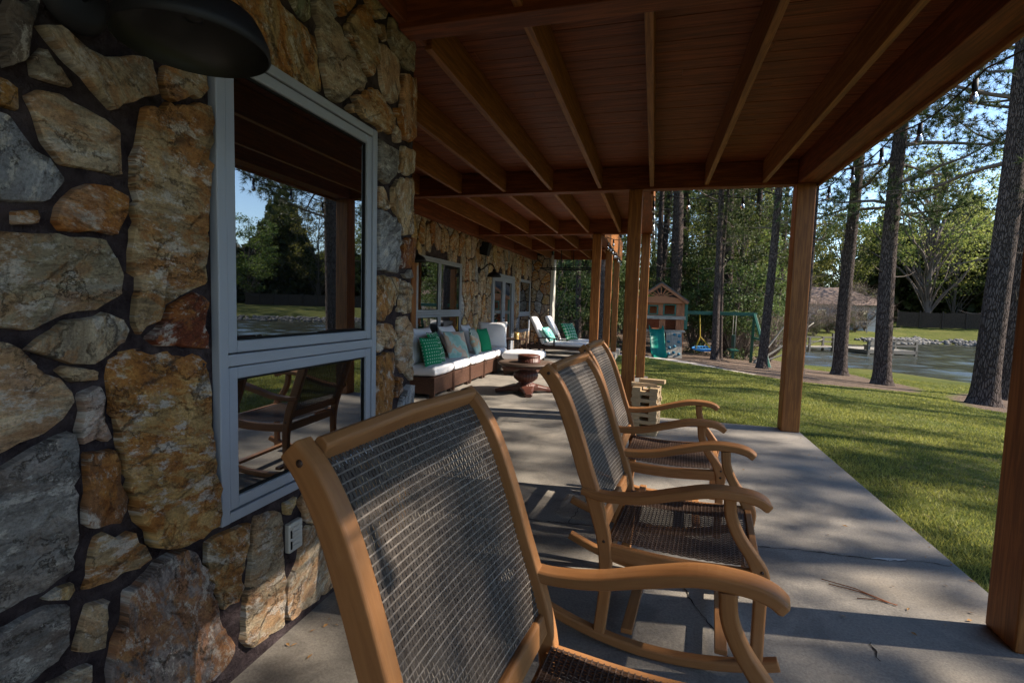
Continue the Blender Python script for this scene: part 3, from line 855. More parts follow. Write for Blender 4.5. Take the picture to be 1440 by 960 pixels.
house = thing('stone_house', (0, 0, 0), 0, 'stone house with a rusty fieldstone wall and grey-blue windows along the patio', 'house')
NW = -1.378                                        # near wing, front face
near_fill = fill_stones(-5, .66, 0, 2.95, .24, .30, seed=3)
near_fill += [('ct', [(2.13, .03), (2.38, .03), (2.36, .40), (2.14, .50)]), ('oc', [(2.41, .03), (2.69, .03), (2.69, .30), (2.40, .36)]),
              ('gt', [(2.40, .39), (2.69, .33), (2.69, .45), (2.5, .50), (2.41, .47)]),
              ('tn', [(2.10, .55), (2.27, .50), (2.36, .45), (2.30, .56), (2.12, .585)]),
              ('tg', [(.72, 2.3), (.9, 2.2), (1.1, 2.25), (1.2, 2.5), (1.0, 2.75), (.75, 2.7)])]
STONES = [(k, [(min(max(y, .672), 2.705), min(z, 2.9)) for y, z in P]) for k, P in STONES]
stone_wall('stone_wall', near_fill+STONES, lambda a, b, d: (NW+d, a, b), house,
           [(NW-.30, NW, -9, 2.70, -.02, 3.04)])
stone_wall('stone_wall', fill_stones(-3.75, NW-.02, 0, 2.95, .26, .34, seed=5), lambda a, b, d: (a, 2.70+d, b), house,
           [(-4.0, NW-.302, 2.4, 2.698, -.02, 3.04)])
FW = -3.77                                         # main wall
WIN = [(7.52, 9.53, .57, 2.13), (11.5, 13.44, 0.0, 2.10), (14.08, 15.42, .53, 2.09)]
stone_wall('stone_wall', fill_stones(2.72, 15.54, 0, 2.9, .225, .40, [(a+.02, b-.02, c+.02, d-.02) for a, b, c, d in WIN], .0165, 8),
           lambda a, b, d: (FW+d, a, b), house, [(FW-.3, FW, 2.4, 15.6, -.02, 3.04)])
stone_wall('stone_wall', fill_stones(FW+.03, -3.15, 0, 2.9, .22, .32, (), .011, 12), lambda a, b, d: (a, 15.55-d, b), house,
           [(FW-.3, -3.14, 15.602, 15.9, -.02, 3.04), (FW+.001, -3.14, 15.551, 15.601, -.02, 3.04)])
mb = MB(); mb.box(-3.135, -3.05, 15.53, 15.92, 0, 2.9); mb.build('lit_wall_edge', M['trim_and_lit_edge'], house)  # pale strip whose colour stands for sunlight on the end wall's edge
mb = MB(); mb.box(FW, FW+.06, 7.30, 7.46, .5, 2.0); mb.build('trim_board', M['cedar'], house)

def window(x0, y0, y1, z0, z1, seam=None, mull=(), parent=house):
    """framed window on a wall facing +X: outer frame, a sash round each light, panes"""
    fr = MB(); t = .036; dp = .034
    for a0, a1, b0, b1 in ((y0, y0+t, z0, z1), (y1-t, y1, z0, z1)): fr.box(x0, x0+dp, a0, a1, b0, b1)
    for b0, b1 in ((z0, z0+t), (z1-t, z1)): fr.box(x0, x0+dp-.002, y0+t, y1-t, b0, b1)
    for m in mull: fr.box(x0, x0+dp-.001, m-t/2, m+t/2, z0+t, z1-t)
    if seam: fr.box(x0, x0+dp-.003, y0+t, y1-t, seam-.02, seam+.02)
    wn = fr.build('window', M['frame_paint'], parent, .004)
    ys = [y0+t]+[q for m in mull for q in (m-t/2, m+t/2)]+[y1-t]
    zs = [z0+t]+([seam-.02, seam+.02] if seam else [])+[z1-t]
    s = .041
    for a, b in zip(ys[::2], ys[1::2]):
        for c, d in zip(zs[::2], zs[1::2]):
            a2, b2, c2, d2 = a+.004, b-.004, c+.004, d-.004
            sb = MB()
            sb.box(x0+.004, x0+.027, a2, a2+s, c2, d2); sb.box(x0+.004, x0+.027, b2-s, b2, c2, d2)
            sb.box(x0+.004, x0+.0255, a2+s, b2-s, c2, c2+s); sb.box(x0+.004, x0+.0255, a2+s, b2-s, d2-s, d2)
            sb.build('sash', M['frame_paint'], wn, .005)
            gk = MB(); e = .008
            gk.box(x0+.003, x0+.016, a2+s, a2+s+e, c2+s, d2-s); gk.box(x0+.003, x0+.016, b2-s-e, b2-s, c2+s, d2-s)
            gk.box(x0+.003, x0+.0155, a2+s+e, b2-s-e, c2+s, c2+s+e); gk.box(x0+.003, x0+.0155, a2+s+e, b2-s-e, d2-s-e, d2-s)
            gk.build('gasket', M['dark_slot'], wn)
            pb = MB(); pb.box(x0+.002, x0+.010, a2+s-.004, b2-s+.004, c2+s-.004, d2-s+.004)
            pb.build('pane', M['glass'], wn)
    return wn
wn = window(NW, 1.306, 2.264, .592, 2.185, 1.145)
window(FW, *WIN[0], seam=1.15, mull=(8.47,))
window(FW, *WIN[2], seam=1.07)
# glazed double door in the main wall
y0, y1, z0, z1 = WIN[1]
mb = MB()
mb.box(FW, FW+.06, y0, y0+.07, 0, z1); mb.box(FW, FW+.06, y1-.07, y1, 0, z1); mb.box(FW, FW+.058, y0+.07, y1-.07, z1-.07, z1)
dr = mb.build('door', M['frame_paint'], house, .004)
ym = (y0+y1)/2
for a, b in ((y0+.074, ym-.002), (ym+.002, y1-.074)):
    mb = MB()
    mb.box(FW+.006, FW+.046, a, a+.12, .02, z1-.074); mb.box(FW+.006, FW+.046, b-.12, b, .02, z1-.074)
    mb.box(FW+.006, FW+.044, a+.12, b-.12, .02, .26); mb.box(FW+.006, FW+.044, a+.12, b-.12, z1-.19, z1-.074)
    mb.build('door_leaf', M['frame_paint'], dr, .004)
    mb = MB(); mb.box(FW+.010, FW+.022, a+.116, b-.116, .256, z1-.186); mb.build('pane', M['glass'], dr)
mb = MB(); mb.tube([(FW+.046, ym-.06, 1.0), (FW+.09, ym-.06, 1.0), (FW+.09, ym-.16, 1.0)], .011); mb.build('handle', M['black_metal'], dr)

# ------------------------------------------------------------------ covered deck
deck = thing('covered_deck', (0, 0, 0), 0, 'stained cedar deck carried on posts and beams over the patio', 'deck')
ZB, ZC = 2.77, 3.045
def edge_x(y): return 1.66 if y < 6.48 else (-.10 if y < 10.2 else -1.03)
BEAMS = [(-1.3, NW+.03, 1.47), (2.53, NW+.03, 1.47), (6.40, FW+.19, 1.47), (10.12, FW+.19, -.29), (12.92, FW+.19, -1.22), (15.55, -3.04, -1.22)]
for y, a, b in BEAMS:
    mb = MB(); mb.box(a, b, y-.07, y+.07, ZB, ZC-.004); mb.build('beam', M['cedar_dark'], deck, .005)
for x, spans in [(-.09+.61*k, None) for k in range(-6, 3)]:
    ys = [-9.0]+[y for y, _, _ in BEAMS]
    for a, b in zip(ys[:-1], ys[1:]):
        m = (a+b)/2
        if x > edge_x(m)-.25: continue
        if m < 2.5 and x < NW+.1: continue
        lo = a+.072
        if x < NW+.1 and a < 2.6: lo = 2.74
        if x < FW+.25: continue
        mb = MB(); mb.box(x-.023, x+.023, lo, b-.072, ZB+.025, ZC-.003); mb.build('joist', M['cedar'], deck, .004)
for x0, x1, ya, yb in ((1.47, 1.66, -9.0, 6.48), (-.29, -.10, 6.481, 10.2), (-1.22, -1.03, 10.201, 15.7)):
    mb = MB(); mb.box(x0, x1, ya, yb, ZB+.001, ZC-.002); mb.build('rim_beam', M['cedar_dark'], deck, .006)
    mb = MB(); mb.box(x1+.002, x1+.035, ya, yb, ZB-.03, ZC+.25); mb.build('fascia', M['cedar'], deck, .004)
mb = MB(); mb.box(FW+.032, FW+.185, 2.75, 15.54, ZB-.02, ZC-.003); mb.build('wall_beam', M['cedar_dark'], deck, .006)
mb = MB(); mb.box(NW+.034, NW+.08, -9.0, 2.70, ZB+.02, ZC-.003); mb.build('wall_beam', M['cedar_dark'], deck, .006)
mb = MB()
y = -9.0  # unseen stretch behind the camera, lengthened to keep sky light off the near wall
while y < 15.7:
    x1 = edge_x(y+.07)
    a = NW-.1 if y < 2.6 else FW-.1
    j = a
    while j < x1-.01:
        e = min(x1, j+rng.uniform(2.2, 4.8))
        if x1-e < .6: e = x1
        mb.box(j, e-.002, y+.003, y+.137+rng.uniform(-.001, .001), ZC+rng.uniform(0, .002), ZC+.03)
        j = e
    y += .14
mb.build('ceiling_boards', M['cedar_dark'], deck)
mb = MB()
for a, b, c, d in ((-4.1, 1.66, -9.0, 6.48), (-4.1, -.10, 6.48, 10.2), (-4.1, -1.03, 10.2, 15.9)): mb.box(a, b, c, d, ZC+.034, ZC+.16)
mb.build('deck_floor', M['cedar_dark'], deck)
POSTS = [(1.553, 6.37, .19), (1.58, 2.54, .20), (-.27, 6.38, .16), (-.20, 10.10, .16), (-1.13, 10.10, .165), (-1.13, 12.90, .165), (-1.13, 15.55, .165)]
for x, y, wd in POSTS:
    mb = MB(); mb.box(x-wd/2, x+wd/2, y-wd/2, y+wd/2, 0.0, ZB-.001)
    mb.build('post', M['cedar'], deck, .010)

# ------------------------------------------------------------------ rocking chairs
def weave(S, N, u0, u1, v0, v1, ncol, nrow, wc, wr, amp):
    """woven panel: flat strands up the panel, thinner ones across; S(u,v) -> point, N(u,v) -> normal"""
    V = []; F = []; A = []
    def strip(path, side, wd, val, mod=None):
        b = len(V)
        for (p, n) in path:
            wk = wd*(mod(len(A)//3-b//3) if mod else 1)
            sd = side(p); V.append(p-sd*wk/2); V.append(p+n*wk*.2); V.append(p+sd*wk/2)
            A.extend([val*.8, val, val*.8])
        for k in range(len(path)-1):
            a = b+3*k
            F.append((a, a+1, a+4, a+3)); F.append((a+1, a+2, a+5, a+4))
    e = np.array
    for c in range(ncol):
        u = u0+(c+.5)*(u1-u0)/ncol; val = rng.uniform(.06, .20)
        path = []
        for k in range(nrow*2+1):
            v = v0+(v1-v0)*k/(nrow*2)
            n = N(u, v); ph = math.cos(math.pi*(k/2.0+c)) if k % 2 == 0 else 0
            path.append((S(u, v)+n*amp*ph, n))
        s0 = S(u+.002, v0)-S(u-.002, v0); s0 = s0/np.linalg.norm(s0)
        strip(path, lambda p, s0=s0: s0, wc, val, lambda k, c=c: (.86 if k % 2 else (1.12 if (k//2+c) % 2 else .62)))
    for r_ in range(nrow+1):
        v = v0+(v1-v0)*r_/nrow; val = rng.uniform(.8, .92) if r_ % 5 == 1 else rng.uniform(.5, .68)
        path = []
        for k in range(ncol+1):
            u = u0+(u1-u0)*k/ncol
            n = N(u, v); ph = -math.cos(math.pi*(r_+k+.5))
            path.append((S(u, v)+n*amp*(2.2+.3*ph), n))
        um = (u0+u1)/2
        s1 = S(um, min(v+.01, 1))-S(um, max(v-.01, 0)); s1 = s1/np.linalg.norm(s1)
        strip(path, lambda p, s1=s1: s1, wr, val)
    return V, F, A

def make_rocker():
    t = thing('rocking_chair')
    hw = .315
    post = cat_rom([(-.125, .055), (-.108, .25), (-.118, .42), (-.155, .56), (-.205, .70), (-.252, .84), (-.302, .97), (-.350, 1.055), (-.396, 1.106)], 5)
    n = len(post)
    for s in (-1, 1):
        mb = MB()
        tt = [.046+.018*math.sin(math.pi*min(1, max(0, (i/n-.1)/.95))) for i in range(n)]
        mb.sweep([(x, s*hw, z) for x, z in post], (0, 1, 0), .040, tt, .005, smooth=False)
        po = mb.build('back_post', M['teak'], t, .003)
        pg = MB(); pg.lathe([(0, .0012), (.006, .001), (.006, -.004)], (-.118, s*(hw+.0205), .435), 10, ax=((1, 0, 0), (0, 0, 1), (0, s, 0)))
        pg.build('peg', M['dark_wood'], po); pg = MB()
        pg.lathe([(0, .0012), (.007, .001), (.007, -.004)], (-.368, s*(hw+.0205), 1.085), 10, ax=((1, 0, 0), (0, 0, 1), (0, s, 0)))
        pg.build('peg', M['dark_wood'], po)
        # arm rest: rises to the front, then drops over the tip
        arm = cat_rom([(-.215, .626), (-.12, .614), (.01, .630), (.14, .668), (.26, .700), (.36, .704), (.42, .694), (.455, .672)], 5)
        m = len(arm)
        mb = MB()
        wd = [.046+.030*min(1, i/(m*.5)) for i in range(m)]; wd[-1] = .066; wd[-2] = .072
        th = [.034]*m; th[-1] = .028
        mb.sweep([(x, s*(hw+.004+.012*math.sin(math.pi*i/m)), z) for i, (x, z) in enumerate(arm)], (0, 1, 0), wd, th, .005)
        mb.build('armrest', M['teak'], t, .002)
        leg = cat_rom([(.446, .035), (.446, .20), (.446, .33), (.444, .415), (.414, .475), (.366, .545), (.336, .615), (.328, .686)], 4)
        m = len(leg)
        mb = MB(); mb.sweep([(x, s*hw, z) for x, z in leg], (0, 1, 0), .040, [.043+.016*math.exp(-((z-.41)/.06)**2) for x, z in leg], .006)
        fl = mb.build('front_leg', M['teak'], t, .003)
        pg = MB()
        for zz in (.395, .435):
            pg = MB(); pg.lathe([(0, .0012), (.006, .001), (.006, -.004)], (.446, s*(hw+.0205), zz), 10, ax=((1, 0, 0), (0, 0, 1), (0, s, 0))); pg.build('peg', M['dark_wood'], fl)
        rk = []
        for k in range(25):
            x = -.42+k*.94/24; rk.append((x, s*hw, .022+((x-.08)**2)/(2*1.18)))
        mb = MB(); mb.sweep(rk, (0, 1, 0), .042, .040, .006); mb.build('rocker', M['teak'], t, .003)
        mb = MB(); mb.sweep(cat_rom([(-.10, s*(hw-.002), .392), (.15, s*(hw-.002), .384), (.432, s*(hw-.002), .402)], 5), (0, 1, 0), .030, .062, .006)
        mb.build('seat_rail', M['teak'], t, .003)
    mb = MB(); mb.sweep([(-.374, -hw+.02, 1.090), (-.384, 0, 1.095), (-.374, hw-.02, 1.090)], (.62, 0, .78), .070, .030, .007); mb.build('head_rail', M['teak'], t, .003)
    mb = MB(); mb.sweep([(-.132, -hw+.02, .487), (-.132, hw-.02, .487)], (-.25, 0, 1), .058, .026, .006); mb.build('back_rail', M['teak'], t, .003)
    for x, z in ((.436, .398), (-.105, .385)):
        mb = MB(); mb.bar((x, -hw+.02, z), (x, hw-.02, z), .028, .056); mb.build('seat_rail', M['teak'], t, .004)
    mb = MB()
    for x, z in ((-.02, .075), (.33, .09)): mb.bar((x, -hw+.02, z-.01), (x, hw-.02, z-.01), .045, .022)
    mb.build('stretcher', M['teak'], t, .003)
    # woven back: follows the posts
    pz = np.array([z for x, z in post]); px = np.array([x for x, z in post])
    def S(u, v):
        z = .512+v*(1.078-.512)
        x = np.interp(z, pz, px)-.014*(1-(2*u-1)**2)
        return np.array((x, -(hw-.021)+u*2*(hw-.021), z))
    def N(u, v):
        z = .512+v*(1.078-.512)
        dx = (np.interp(z+.02, pz, px)-np.interp(z-.02, pz, px))/.04
        q = np.array((1.0, 0, -dx)); return q/np.linalg.norm(q)
    V, F, A = weave(S, N, 0, 1, 0, 1, 56, 37, .0100, .0036, .0008)
    np_mesh('woven_back', V, F, M['weave_grey'], t, attr={'lv': ('POINT', 'FLOAT', A)})
    def S2(u, v):
        x = -.10+v*.525
        z = .432-.012*math.sin(math.pi*v)-.006*math.sin(math.pi*u)+.012*max(0, v-.8)
        if v > .93: z -= (v-.93)*.22
        return np.array((x, -(hw-.018)+u*2*(hw-.018), z))
    def N2(u, v): return np.array((0, 0, 1.0))
    V, F, A = weave(S2, N2, 0, 1, 0, 1, 54, 33, .0112, .0044, .0010)
    np_mesh('woven_seat', V, F, M['weave_brown'], t, attr={'lv': ('POINT', 'FLOAT', A)})
    return t
rk = make_rocker()
ROCK = [((-.155, .992, 0), -6.0, 'rocking chair nearest the stone wall window, its woven grey back filling the foreground'),
        ((.005, 2.28, 0), -6.0, 'middle rocking chair of the row, its brown woven seat seen between two armrests'),
        ((-.01, 3.42, 0), -3.5, 'farthest rocking chair of the row, just in front of the wooden block tower')]
for i, (loc, rz, lab) in enumerate(ROCK):
    o = rk if i == 0 else copy_tree(rk)
    o.location = loc; o.rotation_euler = (0, 0, R(rz))
    tag(o, lab, 'rocking chair', 'teak rocking chairs in a row on the patio')

# ------------------------------------------------------------------ cushions
def cushion_mesh(name, wd, h, t, mat, parent=None, n=22, power=2.2, pinch=.06, seed=0, boxy=False):
    rg = random.Random(seed); V = []; F = []; UV = []
    ph = [rg.uniform(0, 6) for _ in range(4)]
    def prof(a, b):
        if boxy: return (max(0, 1-abs(a)**9)*max(0, 1-abs(b)**9))**.32
        return (max(0, 1-abs(a)**power)*max(0, 1-abs(b)**power))**.62
    for sd in (1, -1):
        b0 = len(V)
        for j in range(n+1):
            for i in range(n+1):
                a = math.sin((i/n-.5)*math.pi)*.5*2 if boxy else -1+2*i/n
                b = math.sin((j/n-.5)*math.pi) if boxy else -1+2*j/n
                x = a*wd/2*(1-pinch*(1-b*b)*abs(a)**2); y = b*h/2*(1-pinch*(1-a*a)*abs(b)**2)
                wr = .09*math.sin(3*a+ph[0]+2*b)*math.sin(4*b+ph[1])+.04*math.sin(7*a*b+ph[2])
                z = sd*t/2*(prof(a, b)*(1+wr))
                V.append((x, y, z)); UV.append(((a+1)/2, (b+1)/2))
        for j in range(n):
            for i in range(n):
                q = (b0+j*(n+1)+i, b0+j*(n+1)+i+1, b0+(j+1)*(n+1)+i+1, b0+(j+1)*(n+1)+i)
                F.append(q if sd > 0 else q[::-1])
    mb = MB()
    mb.add(V, F, [[UV[i] for i in f] for f in F], 0, True)
    o = mb.build(name, mat, parent)
    bm = bmesh.new(); bm.from_mesh(o.data); bmesh.ops.remove_doubles(bm, verts=bm.verts, dist=.0004); bm.to_mesh(o.data); bm.free()
    return o
def frame(o, c, right, up):
    r_ = Vector(right).normalized(); u_ = Vector(up); u_ = (u_-r_*u_.dot(r_)).normalized(); n_ = r_.cross(u_)
    m = Matrix((r_, u_, n_)).transposed().to_4x4(); m.translation = Vector(c); o.matrix_world = m
    return o

# ------------------------------------------------------------------ sectional sofa
def make_section(corner=False):
    t = thing('sofa_section')
    mb = MB(); mb.box(0, .70, -.355, .355, .055, .295); b = mb.build('base', M['brown_wicker'], t, .012)
    mb = MB()
    for yy in (-.351, .351): mb.box(.665, .712, yy-.022 if yy > 0 else yy-.003, yy+.003 if yy > 0 else yy+.022, .03, .296)
    mb.build('corner_rib', M['brown_wicker'], b, .006)
    for x in (.05, .66):
        for yy in (-.31, .31):
            mb = MB(); mb.box(x-.03, x+.03, yy-.03, yy+.03, 0, .054); mb.build('leg', M['dark_wood'], t)
    mb = MB(); mb.box(-.07, -.002, -.355, .355, .055, .74); mb.build('backrest', M['brown_wicker'], t, .025)
    if corner:
        mb = MB(); mb.box(-.07, .62, .357, .43, .055, .76); mb.build('side_arm', M['brown_wicker'], t, .025)
    c = cushion_mesh('seat_cushion', .70, .695, .165, M['cushion_white'], t, boxy=True, seed=3, pinch=.0)
    c.location = (.365, 0, .378)
    pp = MB()
    pp.tube([(.365+.34*math.copysign(abs(math.cos(q))**.25, math.cos(q)), .338*math.copysign(abs(math.sin(q))**.25, math.sin(q)), .378) for q in np.linspace(0, 2*math.pi, 49)], .006, 6, cap=False)
    pp.build('piping', M['cushion_white'], t)
    return t
s0 = make_section(); s1 = make_section(True)
SX = -3.62
SOFA = ['sofa section nearest the stone corner, two green cushions on its white seat', 'second sofa section from the stone corner, a white and a coral cushion above its seat',
        'middle section of the long wicker sofa, under the striped leaf cushion', 'fourth sofa section along the wall, below the small plain green cushion',
        'end section of the wicker sofa with a side arm and one big white pillow']
for i in range(5):
    o = s1 if i == 4 else (s0 if i == 0 else copy_tree(s0))
    o.location = (SX, 6.80+.735*i, 0)
    tag(o, SOFA[i], 'sofa', 'dark wicker sofa sections along the house wall')
# back pillows and small pillows lean on the sofa back
def pill(name, y, size, mat, lean, twist, z0, x, label, group, t=.17, seed=1):
    o = cushion_mesh(name, size, size, t, mat, seed=seed)
    up = Vector((-math.sin(R(lean)), 0, math.cos(R(lean)))); rt = Vector((math.sin(R(twist)), math.cos(R(twist)), 0))
    frame(o, (x, y, z0+size/2*math.cos(R(lean))), rt, up)
    return tag(o, label, 'pillow', group)
W_ = 'large white back pillows on the sofa'
G_ = 'patterned green and aqua throw pillows on the sofa'
pill('back_pillow', 7.12, .56, M['cushion_white'], 22, 4, .44, -3.36, 'white pillow leaning behind the green lattice cushion', W_, .2, 2)
pill('back_pillow', 6.62, .55, M['cushion_white'], 22, -4, .44, -3.38, 'white pillow mostly hidden by the stone corner', W_, .2, 12)
pill('back_pillow', 8.05, .57, M['cushion_white'], 24, 3, .44, -3.34, 'white pillow standing between the coral and the striped leaf cushion', W_, .2, 3)
pill('back_pillow', 9.05, .55, M['cushion_white'], 22, -5, .44, -3.38, 'white pillow peeking up behind the striped leaf cushion', W_, .2, 4)
o = cushion_mesh('back_pillow', .60, .54, .2, M['cushion_white'], seed=5)
frame(o, (-3.17, 9.86, .455+.265), (.97, .22, .02), (-.05, .26, 1))
tag(o, 'big square white pillow facing out at the far sofa end', 'pillow', W_)
pill('throw_pillow', 6.66, .43, M['pillow_dots'], 16, 10, .44, -3.07, 'green dotted cushion next to the stone corner', G_, .14, 6)
pill('throw_pillow', 6.98, .50, M['pillow_lattice'], 20, -8, .44, -3.13, 'green cushion with a white lattice pattern', G_, .15, 7)
pill('throw_pillow', 7.72, .48, M['pillow_coral'], 22, 24, .44, -3.10, 'aqua cushion with coral blotches lying between two white pillows', G_, .14, 8)
pill('throw_pillow', 8.50, .50, M['pillow_leaf'], 18, -10, .44, -3.06, 'cushion with dark green leaf stripes over coral and aqua', G_, .15, 9)
pill('throw_pillow', 9.02, .46, M['pillow_plain'], 16, 6, .44, -3.06, 'plain green cushion beside the dark sofa back', G_, .15, 10)
# ottoman
ot = thing('ottoman', (-2.40, 9.55, 0), 0, 'square wicker ottoman with a thick white cushion, in front of the sofa end', 'ottoman')
mb = MB(); mb.box(-.33, .33, -.34, .34, .07, .285); mb.build('base', M['brown_wicker'], ot, .012)
for x in (-.29, .29):
    for yy in (-.3, .3):
        mb = MB(); mb.box(x-.03, x+.03, yy-.03, yy+.03, 0, .069); mb.build('leg', M['dark_wood'], ot)
c = cushion_mesh('cushion', .72, .72, .18, M['cushion_white'], ot, boxy=True, seed=4, pinch=0); c.location = (0, 0, .37)

# ------------------------------------------------------------------ pedestal table and carved box
tb = thing('pedestal_table', (-1.86, 7.52, 0), R(20), 'round carved pedestal table of dark wood in front of the sofa', 'table')
mb = MB(); mb.lathe([(0, .475), (.395, .475), (.43, .470), (.438, .455), (.43, .44), (.40, .432), (0, .432)], n=56); mb.build('table_top', M['table_brown'], tb)
mb = MB(); mb.lathe([(.36, .431), (.372, .42), (.36, .395), (.33, .392), (0, .392)], n=120, flute=40, fl_amp=.018); mb.build('apron', M['carved_red'], tb)
mb = MB(); mb.lathe([(0, .391), (.10, .391), (.115, .375), (.095, .355), (.17, .325), (.188, .27), (.178, .225), (.135, .185), (.10, .165), (.118, .15), (.16, .12), (.165, .10), (0, .10)], n=96, flute=24, fl_amp=.03)
mb.build('pedestal', M['carved_red'], tb)
mb = MB()
for k in range(4):
    q = k*math.pi/2; d = np.array((math.cos(q), math.sin(q), 0)); sdv = (-d[1], d[0], 0)
    mb.sweep([d*.05+np.array((0, 0, .075)), d*.18+np.array((0, 0, .078)), d*.32+np.array((0, 0, .055)), d*.44+np.array((0, 0, .035)), d*.47+np.array((0, 0, .03))], sdv, [.26, .22, .14, .12, .10], [.09, .085, .065, .06, .05], .015)
mb.build('foot', M['carved_red'], tb, .006)
bx = thing('carved_box', (-1.80, 7.46, .476), 0, 'round carved reddish wooden box standing on the pedestal table', 'box')
mb = MB(); mb.lathe([(0, .0), (.172, .0), (.178, .012), (.170, .02), (.170, .085), (0, .085)], n=96, flute=26, fl_amp=.012); mb.build('body', M['carved_red'], bx)
mb = MB(); mb.lathe([(.172, .086), (.178, .092), (.172, .112), (.15, .12), (.06, .122), (0, .122)], n=64); mb.build('lid', M['carved_red'], bx)

# ------------------------------------------------------------------ loungers, side table, lantern
def make_lounger():
    t = thing('chaise_lounge')
    fr = MB()
    for s in (-1, 1): fr.bar((-.95, s*.33, .26), (.95, s*.33, .26), .05, .075)
    fr.bar((-.95, -.305, .26), (-.95, .305, .26), .05, .07); fr.bar((.95, -.305, .26), (.95, .305, .26), .05, .07)
    for k in range(12): fr.bar((-.8+.15*k, -.304, .285), (-.8+.15*k, .304, .285), .07, .02)
    fr.build('frame', M['dark_wood'], t, .006)
    for x in (-.85, .85):
        for s in (-1, 1):
            mb = MB(); mb.box(x-.03, x+.03, s*.33-.026, s*.33+.026, 0, .222); mb.build('leg', M['dark_wood'], t, .004)
    for s in (-1, 1):
        mb = MB(); mb.sweep(cat_rom([(-.52, s*.35, .50), (-.3, s*.352, .515), (-.05, s*.35, .50), (.02, s*.35, .485)], 4), (0, 1, 0), .06, .028, .008)
        mb.bar((-.06, s*.35, .297), (-.06, s*.35, .49), .04, .04, (1, 0, 0)); mb.bar((-.46, s*.35, .297), (-.46, s*.35, .49), .04, .04, (1, 0, 0)); mb.build('armrest', M['dark_wood'], t, .004)
    c = cushion_mesh('seat_cushion', 1.28, .60, .11, M['cushion_white'], t, boxy=True, seed=8, pinch=0); c.location = (.30, 0, .352)
    c = cushion_mesh('back_cushion', .78, .60, .11, M['cushion_white'], t, boxy=True, seed=9, pinch=0)
    c.location = (-.53, 0, .69); c.rotation_euler = (0, R(63), 0)
    mb = MB()
    for s in (-1, 1): mb.bar((-.36, s*.26, .30), (-.76, s*.26, 1.02), .04, .03, (1, 0, 0))
    for k in range(6): mb.bar((-.40-.068*k, -.24, .38+.122*k), (-.40-.068*k, .24, .38+.122*k), .02, .06, (-.48, 0, .87))
    mb.build('back_frame', M['dark_wood'], t, .003)
    return t
l0 = make_lounger(); l1 = copy_tree(l0)
l0.location = (-2.36, 13.05, 0); l1.location = (-2.22, 14.25, 0)
tag(l0, 'white cushioned chaise lounge closest to the sofa, with an aqua pillow', 'lounger', 'dark framed chaise lounges at the patio end')
tag(l1, 'white cushioned chaise lounge farther back, with a bright green pillow', 'lounger', 'dark framed chaise lounges at the patio end')
o = cushion_mesh('throw_pillow', .44, .44, .16, M['pillow_aqua'], seed=21); frame(o, (-2.62, 12.95, .60), (.25, .95, 0), (-.55, .1, .8)); tag(o, 'aqua patterned pillow on the nearer chaise lounge', 'pillow')
o = cushion_mesh('throw_pillow', .52, .52, .18, M['pillow_lattice'], seed=22); frame(o, (-2.24, 14.0, .64), (.5, .86, 0), (-.45, .1, .85)); tag(o, 'bright green pillow on the farther chaise lounge', 'pillow')
stb = thing('side_table', (-3.22, 11.72, 0), 0, 'small dark side table with thin legs between sofa and loungers', 'table')
mb = MB(); mb.box(-.26, .26, -.30, .30, .50, .525); mb.build('table_top', M['dark_wood'], stb, .004)
for x in (-.23, .23):
    for yy in (-.27, .27):
        mb = MB(); mb.box(x-.014, x+.014, yy-.014, yy+.014, 0, .499); mb.build('leg', M['dark_wood'], stb)
mb = MB(); mb.box(-.215, .215, -.255, .255, .16, .175); mb.build('shelf', M['dark_wood'], stb)
ln = thing('candle_holder', (-3.10, 11.52, .526), 0, 'gold coloured candle holder on the small dark side table', 'candle holder')
mb = MB(); mb.lathe([(0, 0), (.06, 0), (.055, .01), (.05, .05), (.062, .16), (.058, .16), (.045, .05), (0, .04)], n=24); mb.build('cup', M['candle_gold'], ln)
mb = MB(); mb.lathe([(0, .041), (.034, .042), (.034, .12), (0, .122)], n=18); mb.build('candle', M['cushion_white'], ln)

# ------------------------------------------------------------------ wall lamps, speaker, outlet, chandelier, string lights
def make_lamp():
    t = thing('barn_lamp')                                     # origin on the wall, arm along +X
    mb = MB(); mb.lathe([(0, .032), (.05, .03), (.07, .018), (.075, 0)], n=32, ax=((0, 1, 0), (0, 0, 1), (1, 0, 0))); mb.build('wall_plate', M['black_metal'], t)
    arm = cat_rom([(.02, 0, 0), (.10, 0, .035), (.19, 0, .115), (.275, 0, .13), (.34, 0, .085), (.355, 0, .02)], 6)
    mb = MB(); mb.tube(arm, .0125, 10); mb.build('arm', M['black_metal'], t)
    out = [(.022, .03), (.034, .022), (.038, -.02), (.050, -.035), (.075, -.045), (.125, -.075), (.138, -.098), (.150, -.125), (.152, -.145), (.148, -.147)]
    mb = MB(); mb.lathe([(0, .032)]+out, (.355, 0, 0), 48)
    mb.lathe([(.148, -.147), (.146, -.127), (.134, -.101), (.112, -.080), (.072, -.051), (.0, -.045)], (.355, 0, 0), 48, mi=1)
    sh = mb.build('shade', [M['black_metal'], M['shade_inside']], t)
    mb = MB(); mb.lathe([(0, -.092), (.018, -.088), (.020, -.06), (.020, -.046)], (.355, 0, 0), 20); mb.build('socket', M['shade_inside'], sh)
    return t
lp = make_lamp()
LAMPS = [((NW+.028, .912, 2.045), 'black barn lamp overhead, at the top of the nearest stone wall'),
         ((FW+.028, 10.55, 2.08), 'black barn lamp on the far stone wall to the left of the glazed door'),
         ((FW+.028, 6.78, 2.08), 'black barn lamp half hidden behind the stone corner')]
for i, (loc, lab) in enumerate(LAMPS):
    o = lp if i == 0 else copy_tree(lp)
    o.location = loc; tag(o, lab, 'wall lamp', 'black gooseneck barn lamps on the stone walls')
